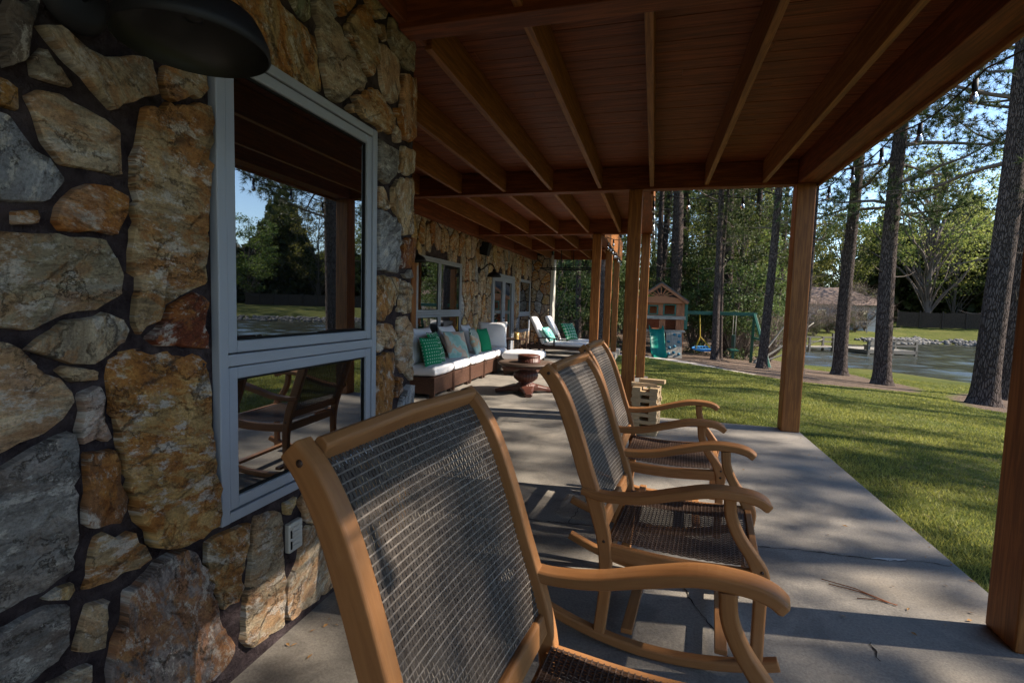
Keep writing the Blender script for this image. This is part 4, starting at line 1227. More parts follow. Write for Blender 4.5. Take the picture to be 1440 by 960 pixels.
sp = thing('wall_speaker', (FW+.03, 10.6, 2.55), 0, 'small black loudspeaker high on the far stone wall under the eave', 'speaker')
mb = MB(); mb.obox((.13, 0, 0), (.085, 0, -.02), (0, .095, 0), (.03, 0, .14)); mb.build('cabinet', M['black_metal'], sp, .012)
mb = MB(); mb.bar((-.02, 0, 0), (.06, 0, 0), .05, .08); mb.build('bracket', M['black_metal'], sp)
ol = thing('wall_outlet', (NW, 1.675, .40), 0, 'pale outlet plate set between stones below the near window', 'outlet')
mb = MB(); mb.box(0, .026, -.040, .040, -.060, .060); pl = mb.build('cover_plate', M['plate'], ol, .006)
mb = MB()
for k in range(5): mb.box(.026, .0285, -.022, .026, -.042+.019*k, -.034+.019*k)
mb.build('louver', M['plate'], pl)
mb = MB()
for k in range(2): mb.box(.0262, .0275, -.034, -.025, -.045+.045*k, -.012+.045*k)
mb.build('slot', M['dark_slot'], pl)
ch = thing('hanging_chandelier', (-2.35, 13.9, 2.36), 0, 'black rectangular metal chandelier hanging near the patio end', 'chandelier')
mb = MB()
for s in (-1, 1): mb.bar((-.70, s*.30, 0), (.70, s*.30, 0), .03, .03)
for s in (-1, 1): mb.bar((s*.70, -.285, 0), (s*.70, .285, 0), .03, .03)
mb.build('ring_frame', M['black_metal'], ch)
for x, yy in ((-.12, -.30), (.12, .30)):
    mb = MB(); mb.tube([(x, yy, .015), (x, yy, .68)], .012, 8); mb.build('rod', M['black_metal'], ch)
for x in (-.5, 0, .5):
    for s in (-1, 1):
        mb = MB(); mb.lathe([(0, -.03), (.018, -.03), (.018, .045), (.010, .05), (.012, .09), (0, .11)], (x, s*.30, .02), 10); mb.build('candle_bulb', M['black_metal'], ch)

sl = thing('string_lights', (1.72, 2.4, 2.74), 0, 'string of bare bulbs on a black cable slung under the deck edge', 'string lights')
base = np.array((1.72, 2.4, 2.74))
path = [(1.72, -.5), (1.72, 1.0), (1.72, 2.4), (1.72, 3.5), (1.72, 4.6), (1.72, 5.6), (1.70, 6.52), (1.2, 6.53), (.65, 6.53), (.1, 6.53), (-.06, 6.6), (-.06, 7.6), (-.06, 8.7), (-.06, 9.8), (-.07, 10.25), (-.5, 10.26), (-.97, 10.3), (-.98, 11.2), (-.98, 12.2), (-.98, 13.2), (-.98, 14.3), (-.98, 15.4)]
cb = MB(); pts = []
for (a, b), (c, d) in zip(path[:-1], path[1:]):
    for k in range(8):
        q = k/8; pts.append((a+(c-a)*q-base[0], b+(d-b)*q-base[1], -.06*math.sin(math.pi*q)-.0))
cb.tube(pts, .006, 6); cb.build('cable', M['black_metal'], sl)
Lc = [0]
P2 = np.array(pts)
for a, b in zip(P2[:-1], P2[1:]): Lc.append(Lc[-1]+np.linalg.norm(b-a))
sok = MB(); sok.lathe([(0, .0), (.014, -.002), (.016, -.06), (.012, -.075), (0, -.075)], n=10)
bub = MB(); bub.lathe([(.010, -.074), (.014, -.085), (.022, -.105), (.024, -.120), (.017, -.138), (0, -.146)], n=14)
so0 = sok.build('socket', M['black_metal'], sl); bu0 = bub.build('bulb', M['bulb_glass'], so0)
first = True
for q in np.arange(.4, Lc[-1], .62):
    p = tuple(np.interp(q, Lc, P2[:, i]) for i in range(3))
    if first: so0.location = p; first = False
    else:
        c = so0.copy(); col.objects.link(c); c.location = p
        d = bu0.copy(); col.objects.link(d); d.parent = c

# ------------------------------------------------------------------ giant block tower
BL, BW, BH = .27, .088, .039
bb = MB(); bb.obox((0, 0, BH/2), (BL/2, 0, 0), (0, BW/2, 0), (0, 0, BH/2)); blk = bb.build('wooden_block', M['pine_block'], None, .003)
used = False
def block(x, y, z, rz, lab, grp):
    global used
    if not used: o = blk; used = True
    else: o = blk.copy(); col.objects.link(o)
    o.location = (x, y, z); o.rotation_euler = (0, 0, rz)
    tag(o, lab, 'wooden block', grp)
TX, TY, TR = -.03, 5.62, R(-8)
def tw(a, b): return TX+a*math.cos(TR)-b*math.sin(TR), TY+a*math.sin(TR)+b*math.cos(TR)
for k in range(13):
    for j in (-1, 0, 1):
        if k % 2 == 0 and j == 0 and k in (2, 4, 6, 8, 10, 12): continue
        sh = rng.uniform(-.012, .012)
        if k % 2 == 0: p = tw(j*.0905, sh-.0); block(p[0], p[1], k*.0392, TR+math.pi/2, 'pine block in the stacking tower with its sawn end facing the chairs', 'pine blocks of the giant stacking tower, end-on layers')
        else: p = tw(sh, j*.0905); block(p[0], p[1], k*.0392, TR, 'pine block in the stacking tower with its long side facing the chairs', 'pine blocks of the giant stacking tower, crosswise layers')
p = tw(-.03, -.01); block(p[0], p[1], 13*.0392, TR+R(10), 'pine block lying loose on the left of the tower top', None)
p = tw(.05, .03); block(p[0], p[1], 14*.0392, TR+R(-4), 'topmost pine block, lying across the block tower', None)

# ------------------------------------------------------------------ play set
PX, PY = .28, 23.6
PZ = gz(PX, PY)-.02
ps = thing('play_set', (PX, PY, PZ), R(3), 'wooden play fort with shingled gable roof, green slide and swing beam', 'play set')
ps.scale = (1.12, .95, 1.02)
def pb(name, boxes, mat, parent=ps, bevel=.006):
    mb = MB()
    for b in boxes: mb.box(*b)
    return mb.build(name, M[mat], parent, bevel)
for x in (-.86, .86):
    for y in (0, 1.6): pb('corner_post', [(x-.06, x+.06, y-.06, y+.06, -.3, 2.42)], 'play_cedar')
pb('floor', [(-.92, .92, -.08, 1.68, 1.10, 1.20)], 'play_cedar')
pb('front_wall', [(-.80, -.44, -.03, .0, 1.82, 2.40), (-.10, .14, -.03, 0, 1.82, 2.40), (.58, .80, -.03, 0, 1.82, 2.40), (-.44, -.10, -.03, 0, 2.24, 2.40), (.14, .58, -.03, 0, 2.30, 2.40), (-.44, -.10, -.03, 0, 1.82, 1.88),
                  (-.80, -.55, -.03, 0, 1.2, 1.66), (-.02, .22, -.03, 0, 1.2, 1.66), (.62, .8, -.03, 0, 1.2, 1.66)], 'play_cedar')
pb('front_rail', [(-.98, .98, -.10, -.035, 1.66, 1.81), (-.98, .98, -.12, -.062, 1.10, 1.20)], 'grey_wood')
for x0, x1, z0, z1 in ((-.47, -.07, 1.85, 2.27), (.11, .61, 1.83, 2.33)):
    pb('window_frame', [(x0, x0+.06, -.05, -.031, z0, z1), (x1-.06, x1, -.05, -.031, z0, z1), (x0+.06, x1-.06, -.05, -.031, z1-.06, z1), (x0+.06, x1-.06, -.05, -.031, z0, z0+.05)], 'green_paint')
pb('green_shutter', [(-.99, -.87, -.09, -.062, 1.25, 2.35)], 'green_paint'); pb('green_shutter', [(.93, 1.05, -.09, -.062, 1.25, 2.35)], 'green_paint')
pb('side_wall', [(-.90, -.87, .07, 1.53, 1.2, 1.75), (-.90, -.87, .07, 1.53, 2.2, 2.40)], 'play_cedar'); pb('side_wall', [(.87, .90, .07, 1.53, 1.2, 1.75), (.87, .90, .07, 1.53, 2.2, 2.40)], 'play_cedar')
pb('back_wall', [(-.8, .8, 1.6, 1.63, 1.2, 2.4)], 'play_cedar')
pb('yellow_panel', [(-.925, -.905, .2, .6, 1.3, 1.7)], 'yellow_plastic')
AX = 3.25
for s in (-1, 1):
    mb = MB()
    d = np.array((s*1.12, 0, -.86)); d /= np.linalg.norm(d); n = np.array((-d[2]*s, 0, d[0]*s))
    n = np.array((s*.86, 0, 1.12)); n /= np.linalg.norm(n)
    mid = np.array((0, .8, AX))+d*.66
    mb.obox(mid, d*.68, (0, 1.15, 0), n*.03); mb.build('roof_slope', M['shingle'], ps)
    mb = MB(); mb.obox(np.array((0, -.33, AX-.05))+d*.66-n*.03, d*.66, (0, .02, 0), n*.055); mb.build('barge_board', M['play_cedar'], ps)
mb = MB()
mb.add([(-.98, -.20, 2.36), (.98, -.20, 2.36), (.98, -.20, 2.46), (.60, -.20, 2.60), (.0, -.20, 2.68), (-.60, -.20, 2.60), (-.98, -.20, 2.46),
        (-.98, -.16, 2.36), (.98, -.16, 2.36), (.98, -.16, 2.46), (.60, -.16, 2.60), (.0, -.16, 2.68), (-.60, -.16, 2.60), (-.98, -.16, 2.46)],
       [(0, 1, 2, 3, 4, 5, 6), (13, 12, 11, 10, 9, 8, 7), (0, 7, 8, 1), (1, 8, 9, 2), (2, 9, 10, 3), (3, 10, 11, 4), (4, 11, 12, 5), (5, 12, 13, 6), (6, 13, 7, 0)])
mb.build('gable_board', M['play_cedar'], ps)
mb = MB()
for a in (22, 45, 68, 90, 112, 135, 158):
    L = .46 if a == 90 else (.42 if a in (68, 112) else .40)
    mb.bar((.14*math.cos(R(a)), -.185, 2.62+.10*math.sin(R(a))), (L*1.35*math.cos(R(a)), -.185, 2.62+L*math.sin(R(a))), .05, .025, (0, 1, 0))
mb.build('sunburst', M['play_cedar'], ps)
pb('gable_back', [(-.9, .9, -.05, -.035, 2.40, 2.46)], 'play_cedar')
# slide: a trough with raised sides
prof = cat_rom([(-.10, 1.22), (-.35, 1.10), (-.85, .62), (-1.35, .24), (-1.75, .10), (-2.0, .10)], 5)
mb = MB(); V = []; F = []
cs = [(-.28, .17), (-.25, .17), (-.22, .02), (0, 0), (.22, .02), (.25, .17), (.28, .17), (.28, .13), (.25, -.03), (-.25, -.03), (-.28, .13)]
for i, (y, z) in enumerate(prof):
    dx = .12*i/len(prof)
    for a, b in cs: V.append((-.14+a+dx, y, z+b))
m = len(cs)
for i in range(len(prof)-1):
    for k in range(m): F.append((i*m+k, i*m+(k+1) % m, (i+1)*m+(k+1) % m, (i+1)*m+k))
mb.add(V, F, None, 0, True); mb.build('slide', M['green_plastic'], ps)
mb = MB(); mb.obox((.56, -.42, .54), (.30, 0, 0), (0, .33, .60), (0, .02, -.012)); cw = mb.build('climbing_wall', M['grey_wood'], ps)
for i in range(4):
    for j in range(3):
        if (i+j) % 4 == 3: continue
        z = .2+.25*i+.06*(j % 2); y = -.42+.33*(z-.54)/.60-.045
        mb = MB(); mb.lathe([(.065, 0), (.055, .03), (.02, .045), (0, .045)], (.36+.19*j+.03*(i % 2), y, z), 10, ax=((1, 0, 0), (0, 0, 1), (0, -1, 0)))
        mb.build('climbing_hold', M['hold_blue'], cw)
mb = MB(); mb.bar((.9, .25, 1.98), (3.65, .25, 1.98), .10, .15); mb.build('swing_beam', M['green_paint'], ps, .01)
fz = [gz(PX+4.3, PY-1.2)-PZ-.1, gz(PX+4.3, PY)-PZ-.1]
for yy, xx, k in ((-1.75, 3.80, 0), (1.45, 3.75, 1)):
    mb = MB(); mb.bar((3.55, .25, 2.0), (xx, yy, fz[k]), .10, .10, (1, 0, 0)); mb.build('frame_leg', M['green_paint'], ps, .01)
mb = MB(); mb.bar((3.66, -.75, .95), (3.66, .85, .95), .05, .08); mb.build('brace', M['green_paint'], ps)
sw = MB(); sw.tube([(1.75+.42*math.cos(q), .25+.42*math.sin(q), .42+.06*math.sin(q)) for q in np.linspace(0, 2*math.pi, 33)], .035, 8, cap=False)
saucer = sw.build('saucer_swing', M['blue_rope'], ps)
mb = MB()
for k in range(-3, 4):
    L = math.sqrt(max(0, .42**2-(k*.11)**2))
    mb.tube([(1.75+k*.11, .25-L, .42-.06*L/.42), (1.75+k*.11, .25, .385), (1.75+k*.11, .25+L, .42+.06*L/.42)], .012, 5)
    mb.tube([(1.75-L, .25+k*.11, .42), (1.75, .25+k*.11, .39), (1.75+L, .25+k*.11, .42)], .012, 5)
mb.build('net', M['blue_rope'], saucer)
mb = MB()
for q in (.8, 2.3, 3.9, 5.5): mb.tube([(1.75+.42*math.cos(q), .25+.42*math.sin(q), .42), (1.60, .25, .95), (1.55, .25, 1.9)], .018, 6)
mb.build('rope', M['yellow_plastic'], saucer)
gl = MB(); gl.obox((2.85, .25, .42), (.16, 0, 0), (0, .42, 0), (0, 0, .025)); gl.obox((2.85, .25, .80), (.03, 0, 0), (0, .30, 0), (0, 0, .26)); gl.obox((2.85, .25, .25), (.05, 0, 0), (0, .06, 0), (0, 0, .2))
gsw = gl.build('glider_swing', M['green_paint'], ps)
mb = MB()
for yy in (-.05, .55): mb.tube([(2.85, yy, .44), (2.85, yy, 1.9)], .012, 5)
mb.build('rope', M['grey_wood'], gsw)

# ------------------------------------------------------------------ trees
def tufts(C, D, n, L, wd, rs):
    """needle bursts: triangles round each centre C along direction D"""
    C = np.repeat(np.asarray(C), n, 0); D = np.repeat(np.asarray(D), n, 0); N = len(C)
    d = rs.normal(size=(N, 3)); d /= np.linalg.norm(d, axis=1)[:, None]
    d = d+D*.75; d /= np.linalg.norm(d, axis=1)[:, None]
    s = np.cross(d, rs.normal(size=(N, 3))); s /= np.linalg.norm(s, axis=1)[:, None]
    ln = L*rs.uniform(.7, 1.15, N)[:, None]
    V = np.stack([C-s*wd, C+s*wd, C+d*ln+np.array((0, 0, -.04))*ln], 1)
    return V.reshape(-1, 3), np.arange(3*N).reshape(N, 3)

def make_pine(H, dia, cb, nb, seed, lean=.4, ndl=16, tf=13, wd=.013, reach=2.6, L=.30, stubs=8, tf2=None):
    tf2 = tf2 or tf
    rs = np.random.RandomState(seed)
    t = thing('pine_tree')
    lx, ly = rs.uniform(-lean, lean, 2)
    def axis_at(z): q = z/H; return np.array((lx*q*q+.10*math.sin(z*.35+seed), ly*q*q+.10*math.cos(z*.3+seed), z))
    o0 = axis_at(0)
    zs = [-.3, .0, .12, .3, .6, 1.0]+list(np.linspace(1.8, H, 15))
    P = [axis_at(max(z, 0))-o0*np.array((1, 1, 0))+np.array((0, 0, min(z, 0))) for z in zs]
    rad = [dia/2*(1-.80*max(z, 0)/H)*(1+.55*math.exp(-max(z, 0)/.22)) for z in zs]
    mb = MB(); mb.tube(P, rad, 18); C = []; D = []
    for k in range(nb+stubs):
        stub = k >= nb
        z = cb*rs.uniform(.35, 1.0) if stub else cb+(H-cb-.3)*(k/nb)**.9+rs.uniform(-.3, .3)
        z = min(z, H-.2)
        q = (z-cb)/(H-cb) if not stub else 0
        Lb = rs.uniform(.5, 1.4) if stub else reach*(1.05-.75*q)*rs.uniform(.6, 1.2)
        a = k*2.4+rs.uniform(-.5, .5)
        p = axis_at(z)-o0*np.array((1, 1, 0)); pts = [p]; el = rs.uniform(-.25, .35)+.25*q
        h = np.array((math.cos(a), math.sin(a), 0))
        for s in range(5):
            a += rs.uniform(-.25, .25); el += rs.uniform(-.22, .16) if s < 3 else .2
            h = np.array((math.cos(a)*math.cos(el), math.sin(a)*math.cos(el), math.sin(el)))
            p = p+h*Lb/5; pts.append(p)
        mb.tube(pts, [.045*(Lb/2.6)*(1-.17*s)+.004 for s in range(6)], 5, mi=1, cap=False)
        if stub: continue
        for j in range(tf if z > cb+4.5 else tf2):
            u = rs.uniform(.38, 1.0)**.8*5; i = min(int(u), 4)
            b = pts[i]+(pts[i+1]-pts[i])*(u-i)
            off = rs.normal(size=3)*np.array((.30, .30, .18))*(Lb/2.6+.3)
            c = b+off
            if j % 3 == 0: mb.tube([b, b+off*.6+np.array((0, 0, .02)), c], [.010, .007, .003], 3, mi=1, cap=False)
            dd = off+h*.35+np.array((0, 0, .12)); C.append(c); D.append(dd/np.linalg.norm(dd))
    mb.build('trunk', [M['bark'], M['branch_bark']], t)
    V, F = tufts(C, D, ndl, L, wd, rs)
    lv = np.repeat(np.clip(rs.normal(.45, .25, len(C)), 0, 1), ndl*3)
    np_mesh('crown', V, F, M['needles'], t, attr={'lv': ('POINT', 'FLOAT', lv)})
    return t

def make_broad(name, H, dia, spread, seed, mat, clear=.3, nclump=60, nleaf=55, leaf=.16, cl=.75, limbs=12, bare=False, droop=0.0, trunk_mat='branch_bark', qmin=.28):
    rs = np.random.RandomState(seed)
    t = thing(name)
    zc = H*(clear+(1-clear)/2); hz = H*(1-clear)/2
    mb = MB()
    tp = [np.array((0, 0, -.3)), np.array((0, 0, .2)), np.array((.05*H*rs.uniform(-.4, .4), .05*H*rs.uniform(-.4, .4), H*clear)), np.array((rs.uniform(-.3, .3), rs.uniform(-.3, .3), H*.62)), np.array((rs.uniform(-.4, .4), rs.uniform(-.4, .4), H*.9))]
    tp = cat_rom(tp, 4)
    mb.tube(tp, [dia/2*(1-.85*i/len(tp))*(1+.4*math.exp(-i*.8)) for i in range(len(tp))], 12)
    cen = []
    while len(cen) < nclump:
        v = rs.normal(size=3); v /= np.linalg.norm(v)
        r = rs.uniform(.35, 1.0)**.6*(1+.22*math.sin(3*v[0]+seed)*math.cos(4*v[1]+2*v[2]+seed))
        cen.append(np.array((v[0]*spread*r, v[1]*spread*r, zc+v[2]*hz*r-droop*abs(v[0])*r)))
    for k in range(min(limbs*3, nclump)):
        c = cen[k]; q = min(.95, max(qmin, (c[2]-spread*.28)/H)); b = tp[int(q*(len(tp)-1))]
        m1 = b*.65+c*.35+rs.normal(size=3)*.18*spread*.3+np.array((0, 0, .1*spread)); m2 = b*.3+c*.7+rs.normal(size=3)*.15*spread*.3
        rr = dia*.17*(1 if k < limbs else .4)
        pts = cat_rom([b, m1, m2, c], 3)
        mb.tube(pts, [rr*(1-.9*i/len(pts))+.006 for i in range(len(pts))], 5, cap=False)
    mb.build('trunk', M[trunk_mat], t)
    n = nclump*nleaf
    c = np.repeat(np.array(cen), nleaf, 0)
    g = rs.normal(size=(n, 3)); g /= np.linalg.norm(g, axis=1)[:, None]
    c = c+g*(rs.rand(n)**.5)[:, None]*np.array((cl, cl, cl*.55))*np.repeat(rs.uniform(.6, 1.35, nclump), nleaf)[:, None]
    a = rs.normal(size=(n, 3)); a /= np.linalg.norm(a, axis=1)[:, None]
    b = np.cross(a, rs.normal(size=(n, 3))); b /= np.linalg.norm(b, axis=1)[:, None]
    s = leaf*rs.uniform(.6, 1.3, n)[:, None]
    if bare: a, b, s = a*3.4, b*.055, s
    V = np.stack([c-a*s*.6, c+b*s*.32, c+a*s*.6, c-b*s*.32], 1).reshape(-1, 3)
    lv = np.clip(np.repeat(rs.uniform(.1, .9, nclump), nleaf)+rs.normal(0, .2, n), 0, 1)
    np_mesh('crown', V, np.arange(4*n).reshape(n, 4), M[mat], t, attr={'lv': ('POINT', 'FLOAT', np.repeat(lv, 4))})
    return t

def at(px, dep):
    """ground position seen in picture column px at a given depth"""
    d = CF*FPX+CR*(px-720)-CU*(440-480); p = EYE+d*(dep/FPX)
    return float(p[0]), float(p[1])
def place(o, x, y, rz=0.0, s=1.0, sink=.05):
    o.location = (x, y, gz(x, y)-sink); o.rotation_euler = (0, 0, rz); o.scale = (s, s, s) if not hasattr(s, '__len__') else s
    return o

# lawn pines with their own trunks
LAWN = [(7.64, 19.9, .52, 5.6, 41, 'tall pine in its mulch ring between the dock and the patio post', 26),
        (7.46, 23.4, .52, 6.6, 42, 'tall pine just right of the nearer wooden patio post, before the far house', 26),
        (8.35, 15.75, .56, 5.4, 43, 'thickest pine on the lawn, standing right before the lake', 26),
        (10.56, 19.1, .44, 7.0, 44, 'slimmer pine leaning beside the thickest lakeside pine', 24)]
for x, y, dia, cb, sd_, lab, H in LAWN:
    o = make_pine(H, dia, cb, 50, sd_, lean=.5, ndl=26, tf=26, tf2=72, wd=.0085, reach=3.4, L=.23, stubs=6)
    place(o, x, y, 0); tag(o, lab, 'pine', 'tall pines on the lawn by the lake')
# pine prototypes for the rest
pA = make_pine(24, .50, 9.0, 46, 51, lean=.8, stubs=14, tf=22)
pB = make_pine(21, .36, 8.0, 42, 52, lean=1.0, stubs=16, tf=22)
pC = make_pine(26, .60, 10.5, 46, 53, lean=.7, stubs=12, tf=22)
protos = [pA, pB, pC]; usedp = set()
def pine(x, y, k, rz, s, lab, grp):
    o = protos[k]
    if k in usedp: o = copy_tree(o)
    usedp.add(k); place(o, x, y, rz, s); tag(o, lab, 'pine', grp); return o
# pines towards the sun, beside the frame: they shade the lawn and stand in the window reflection
for i, (x, y, k, rz, s, lab) in enumerate([(16.5, 9.0, 0, 1.0, .95, 'shoreline pine to the right of the patio, standing well out on the lawn'), (11.5, 1.0, 1, 2.2, .95, 'slim pine on the lawn straight across from the near window'),
                                           (18.5, -1.5, 2, .4, .9, 'stout shoreline pine reflected in the near window'), (14.0, 5.0, 1, 4.1, 1.05, 'slender lawn pine halfway between patio and lake'), (21.5, 8.6, 0, .2, .85, 'pine on the brink of the lake, opposite the block tower'), (12.2, 3.1, 1, 1.5, .98, 'lawn pine nearest the patio, in line with the first chair'),
                                           (19.5, 13.5, 0, 3.0, .9, 'pine at the water line to the right of the lawn pines'), (13.0, -5.5, 0, 5.0, .9, 'lawn pine behind the viewpoint, across from the porch')]):
    pine(x, y, k, rz, s, lab, 'tall pines on the lawn by the lake')
G1 = 'pine trunks at the edge of the wood'
for px, dep, k, s, lab in [(1076, 18.7, 1, .92, 'thin pine just right of the swing frame leg'), (1009, 21.9, 1, .88, 'slim dark pine between saucer swing and glider swing'), (1016, 23.0, 1, .62, 'pale thin trunk tucked beside the slim dark pine'),
                           (1131, 18.5, 1, .62, 'thin pine peeking out right beside the patio post'), (946, 27.5, 2, 1.12, 'thickest trunk rising behind the play fort'),
                           (924, 29.0, 0, .8, 'trunk left of the play fort roof, next to the doubled patio post'), (986, 31.0, 1, 1.1, 'trunk right behind the swing beam near the fort'),
                           (1052, 30.0, 0, .9, 'trunk seen above the glider swing, behind the wood edge'), (1090, 33.0, 0, .8, 'trunk left of the nearer patio post, deep in brush')]:
    x, y = at(px, dep); pine(x, y, k, rng.uniform(0, 6), s, lab, G1)
G2 = 'pines standing deep in the wood'
spots = []
tries = 0
while len(spots) < 84 and tries < 4000:
    tries += 1
    x, y = rng.uniform(-26, 13), rng.uniform(29, 66)
    if sdf(LAKE, np.array([x]), np.array([y]))[0] < 2.0: continue
    if x > .20*y or any((x-a)**2+(y-b)**2 < 5.5 for a, b in spots): continue
    spots.append((x, y))
for px, dep in ((783, 26), (801, 31), (815, 24), (850, 34), (846, 22), (862, 29)): spots.append(at(px, dep))
for x, y in spots: pine(x, y, rng.randrange(3), rng.uniform(0, 6), rng.uniform(.8, 1.12), 'straight dark pine trunk among many others in the wood behind the play fort', G2)

# understorey
ev = [make_broad('evergreen_bush', 6.5, .16, 2.3, 61, 'dark_leaves', .06, 80, 75, .14, .7), make_broad('evergreen_bush', 9.0, .2, 2.6, 62, 'dark_leaves', .10, 90, 75, .15, .8)]
sp_ = [make_broad('young_tree', 8.5, .14, 2.4, 63, 'green_leaves', .25, 70, 60, .12, .75), make_broad('young_tree', 11.5, .18, 3.0, 64, 'spring_leaves', .30, 80, 60, .13, .85)]
br = [make_broad('bare_shrub', 3.4, .10, 1.9, 65, 'brown_twigs', .05, 70, 14, .22, .7, limbs=28, bare=True), make_broad('bare_shrub', 5.0, .12, 2.2, 66, 'brown_twigs', .08, 80, 14, .26, .8, limbs=28, bare=True)]
seen = set()
def spread(protos_, k, x, y, s, lab, cat, grp):
    o = protos_[k]
    if id(o) in seen: o = copy_tree(o)
    else: seen.add(id(o))
    place(o, x, y, rng.uniform(0, 6), s); tag(o, lab, cat, grp)
cnt = 0
EVL = 'dark evergreen bush filling the space between the trunks of the wood'
SPL = 'fresh green young tree growing between the pine trunks of the wood'
tries = 0; us = []
while cnt < 62 and tries < 4000:
    tries += 1
    x, y = rng.uniform(-24, 11), rng.uniform(27.5, 62)
    if sdf(LAKE, np.array([x]), np.array([y]))[0] < 1.2: continue
    if x > .195*y or any((x-a)**2+(y-b)**2 < 4.5 for a, b in us): continue
    us.append((x, y)); cnt += 1
    if rng.random() < .33: spread(ev, rng.randrange(2), x, y, rng.uniform(.7, 1.25), EVL, 'bush', 'evergreen bushes in the wood')
    else: spread(sp_, rng.randrange(2), x, y, rng.uniform(.75, 1.25), SPL, 'tree', 'young green trees in the wood')
for px, dep, s, k in ((735, 27, .9, 0), (780, 24, .8, 0), (812, 27, 1.0, 1), (845, 26, .8, 0), (975, 28, .9, 0), (1035, 26, .85, 0)):
    x, y = at(px, dep); spread(ev, k, x, y, s, EVL, 'bush', 'evergreen bushes in the wood')
for px, dep, s in ((1120, 45, .36), (1146, 51, .38), (1168, 54, .34), (1192, 57, .42), (1224, 60, .34), (1100, 40, .4)):
    x, y = at(px, dep); o = copy_tree(ev[0]); place(o, x, y, rng.uniform(0, 6), s)
    tag(o, 'low dark bush on the shore bank behind the dock walkway', 'bush', 'low bushes behind the dock')
for px, dep, s, k in ((992, 30, .6, 1), (765, 30, .9, 0), (1062, 34, .8, 1), (1085, 29, .62, 0)):
    x, y = at(px, dep); spread(sp_, k, x, y, s, SPL, 'tree', 'young green trees in the wood')
BRL = 'bare brownish shrub tangled along the lake edge behind the lawn pines'
for px, dep, s, k in ((1088, 27, .9, 0), (1102, 46, 1.2, 1), (1128, 50, 1.2, 0), (1150, 52, .9, 1), (1178, 54, .8, 1), (1205, 57, .9, 0), (1165, 54, 1.1, 0), (1232, 60, .9, 0), (1190, 58, 1.1, 1), (1218, 59, 1.1, 1), (1050, 27, .8, 0)):
    x, y = at(px, dep); spread(br, k, x, y, s, BRL, 'shrub', 'bare shrubs along the lake edge')
# leaning dead limbs by the water
x, y = at(1062, 22.5); z = gz(x, y)
dl = thing('fallen_limb', (x, y, z), 0, 'pale leaning dead limbs right of the thin pine near the patio post', 'fallen limb')
for e, r_ in (((1.9, .8, 2.6), .06), ((2.6, .9, 1.9), .07), ((2.9, .5, 1.2), .05)):
    mb = MB(); mb.tube(cat_rom([(0, 0, -.1), (e[0]*.45, e[1]*.5, e[2]*.38), e], 5), [r_*(1-.07*i) for i in range(11)], 7); mb.build('limb', M['grey_wood'], dl)

# ------------------------------------------------------------------ dock
A = np.array((15.3, 42.6)); B = np.array((18.9, 43.9))            # front edge of the platform
ex = (B-A)/np.linalg.norm(B-A); ey = np.array((-ex[1], ex[0])); ang = math.atan2(ex[1], ex[0])
dk = thing('boat_dock', (A[0], A[1], WATER_Z), ang, 'weathered wooden dock with railings and a long walkway on the lake', 'dock')
W0, D0 = float(np.linalg.norm(B-A)), 3.8
mb = MB()
for k in range(26): mb.box(.004+W0/26*k, W0/26*(k+1)-.006, 0, D0, .26, .30)
mb.build('decking', M['grey_wood'], dk)
mb = MB(); mb.box(-.02, W0+.02, -.05, -.003, .06, .295); mb.box(-.02, W0+.02, D0+.003, D0+.05, .06, .295); mb.box(W0+.003, W0+.05, 0, D0, .06, .295); mb.box(-.05, -.003, 0, D0, .06, .295); mb.build('skirt', M['dock_rail'], dk)
for x, yy, top in ((.05, .03, 1.06), (W0-.05, .03, 1.06), (W0-.05, D0-.05, 1.06), (.05, D0-.05, 1.3), (W0/2, .03, 1.06), (W0-.05, D0/2, 1.06)):
    mb = MB(); mb.box(x-.08, x+.08, yy-.08, yy+.08, -1.3, top); mb.build('post', M['dock_rail'], dk)
mb = MB()
for z in (.66, 1.0):
    mb.box(.14, W0-.14, -.11, -.055, z-.05, z+.05)
    mb.box(W0+.035, W0+.085, .12, D0-.14, z-.05, z+.05)
mb.build('railing', M['dock_rail'], dk)
mb = MB(); mb.box(.2, 1.4, .35, .75, .62, .68); mb.box(.2, 1.4, .28, .34, .68, 1.06); mb.box(.25, .35, .4, .7, .301, .62); mb.box(1.25, 1.35, .4, .7, .301, .62); mb.build('bench', M['grey_wood'], dk)
mb = MB(); mb.box(-7.2, -.06, 2.2, 3.4, .24, .30); mb.build('walkway', M['grey_wood'], dk)
for k in range(4):
    for yy in (2.2, 3.4):
        mb = MB(); mb.box(-6.9+1.95*k-.07, -6.9+1.95*k+.07, yy-.07, yy+.07, -1.3, 1.05); mb.build('post', M['dock_rail'], dk)
mb = MB()
for z in (.65, 1.0): mb.box(-7.0, -.2, 3.475, 3.52, z-.05, z+.05)
mb.build('railing', M['dock_rail'], dk)

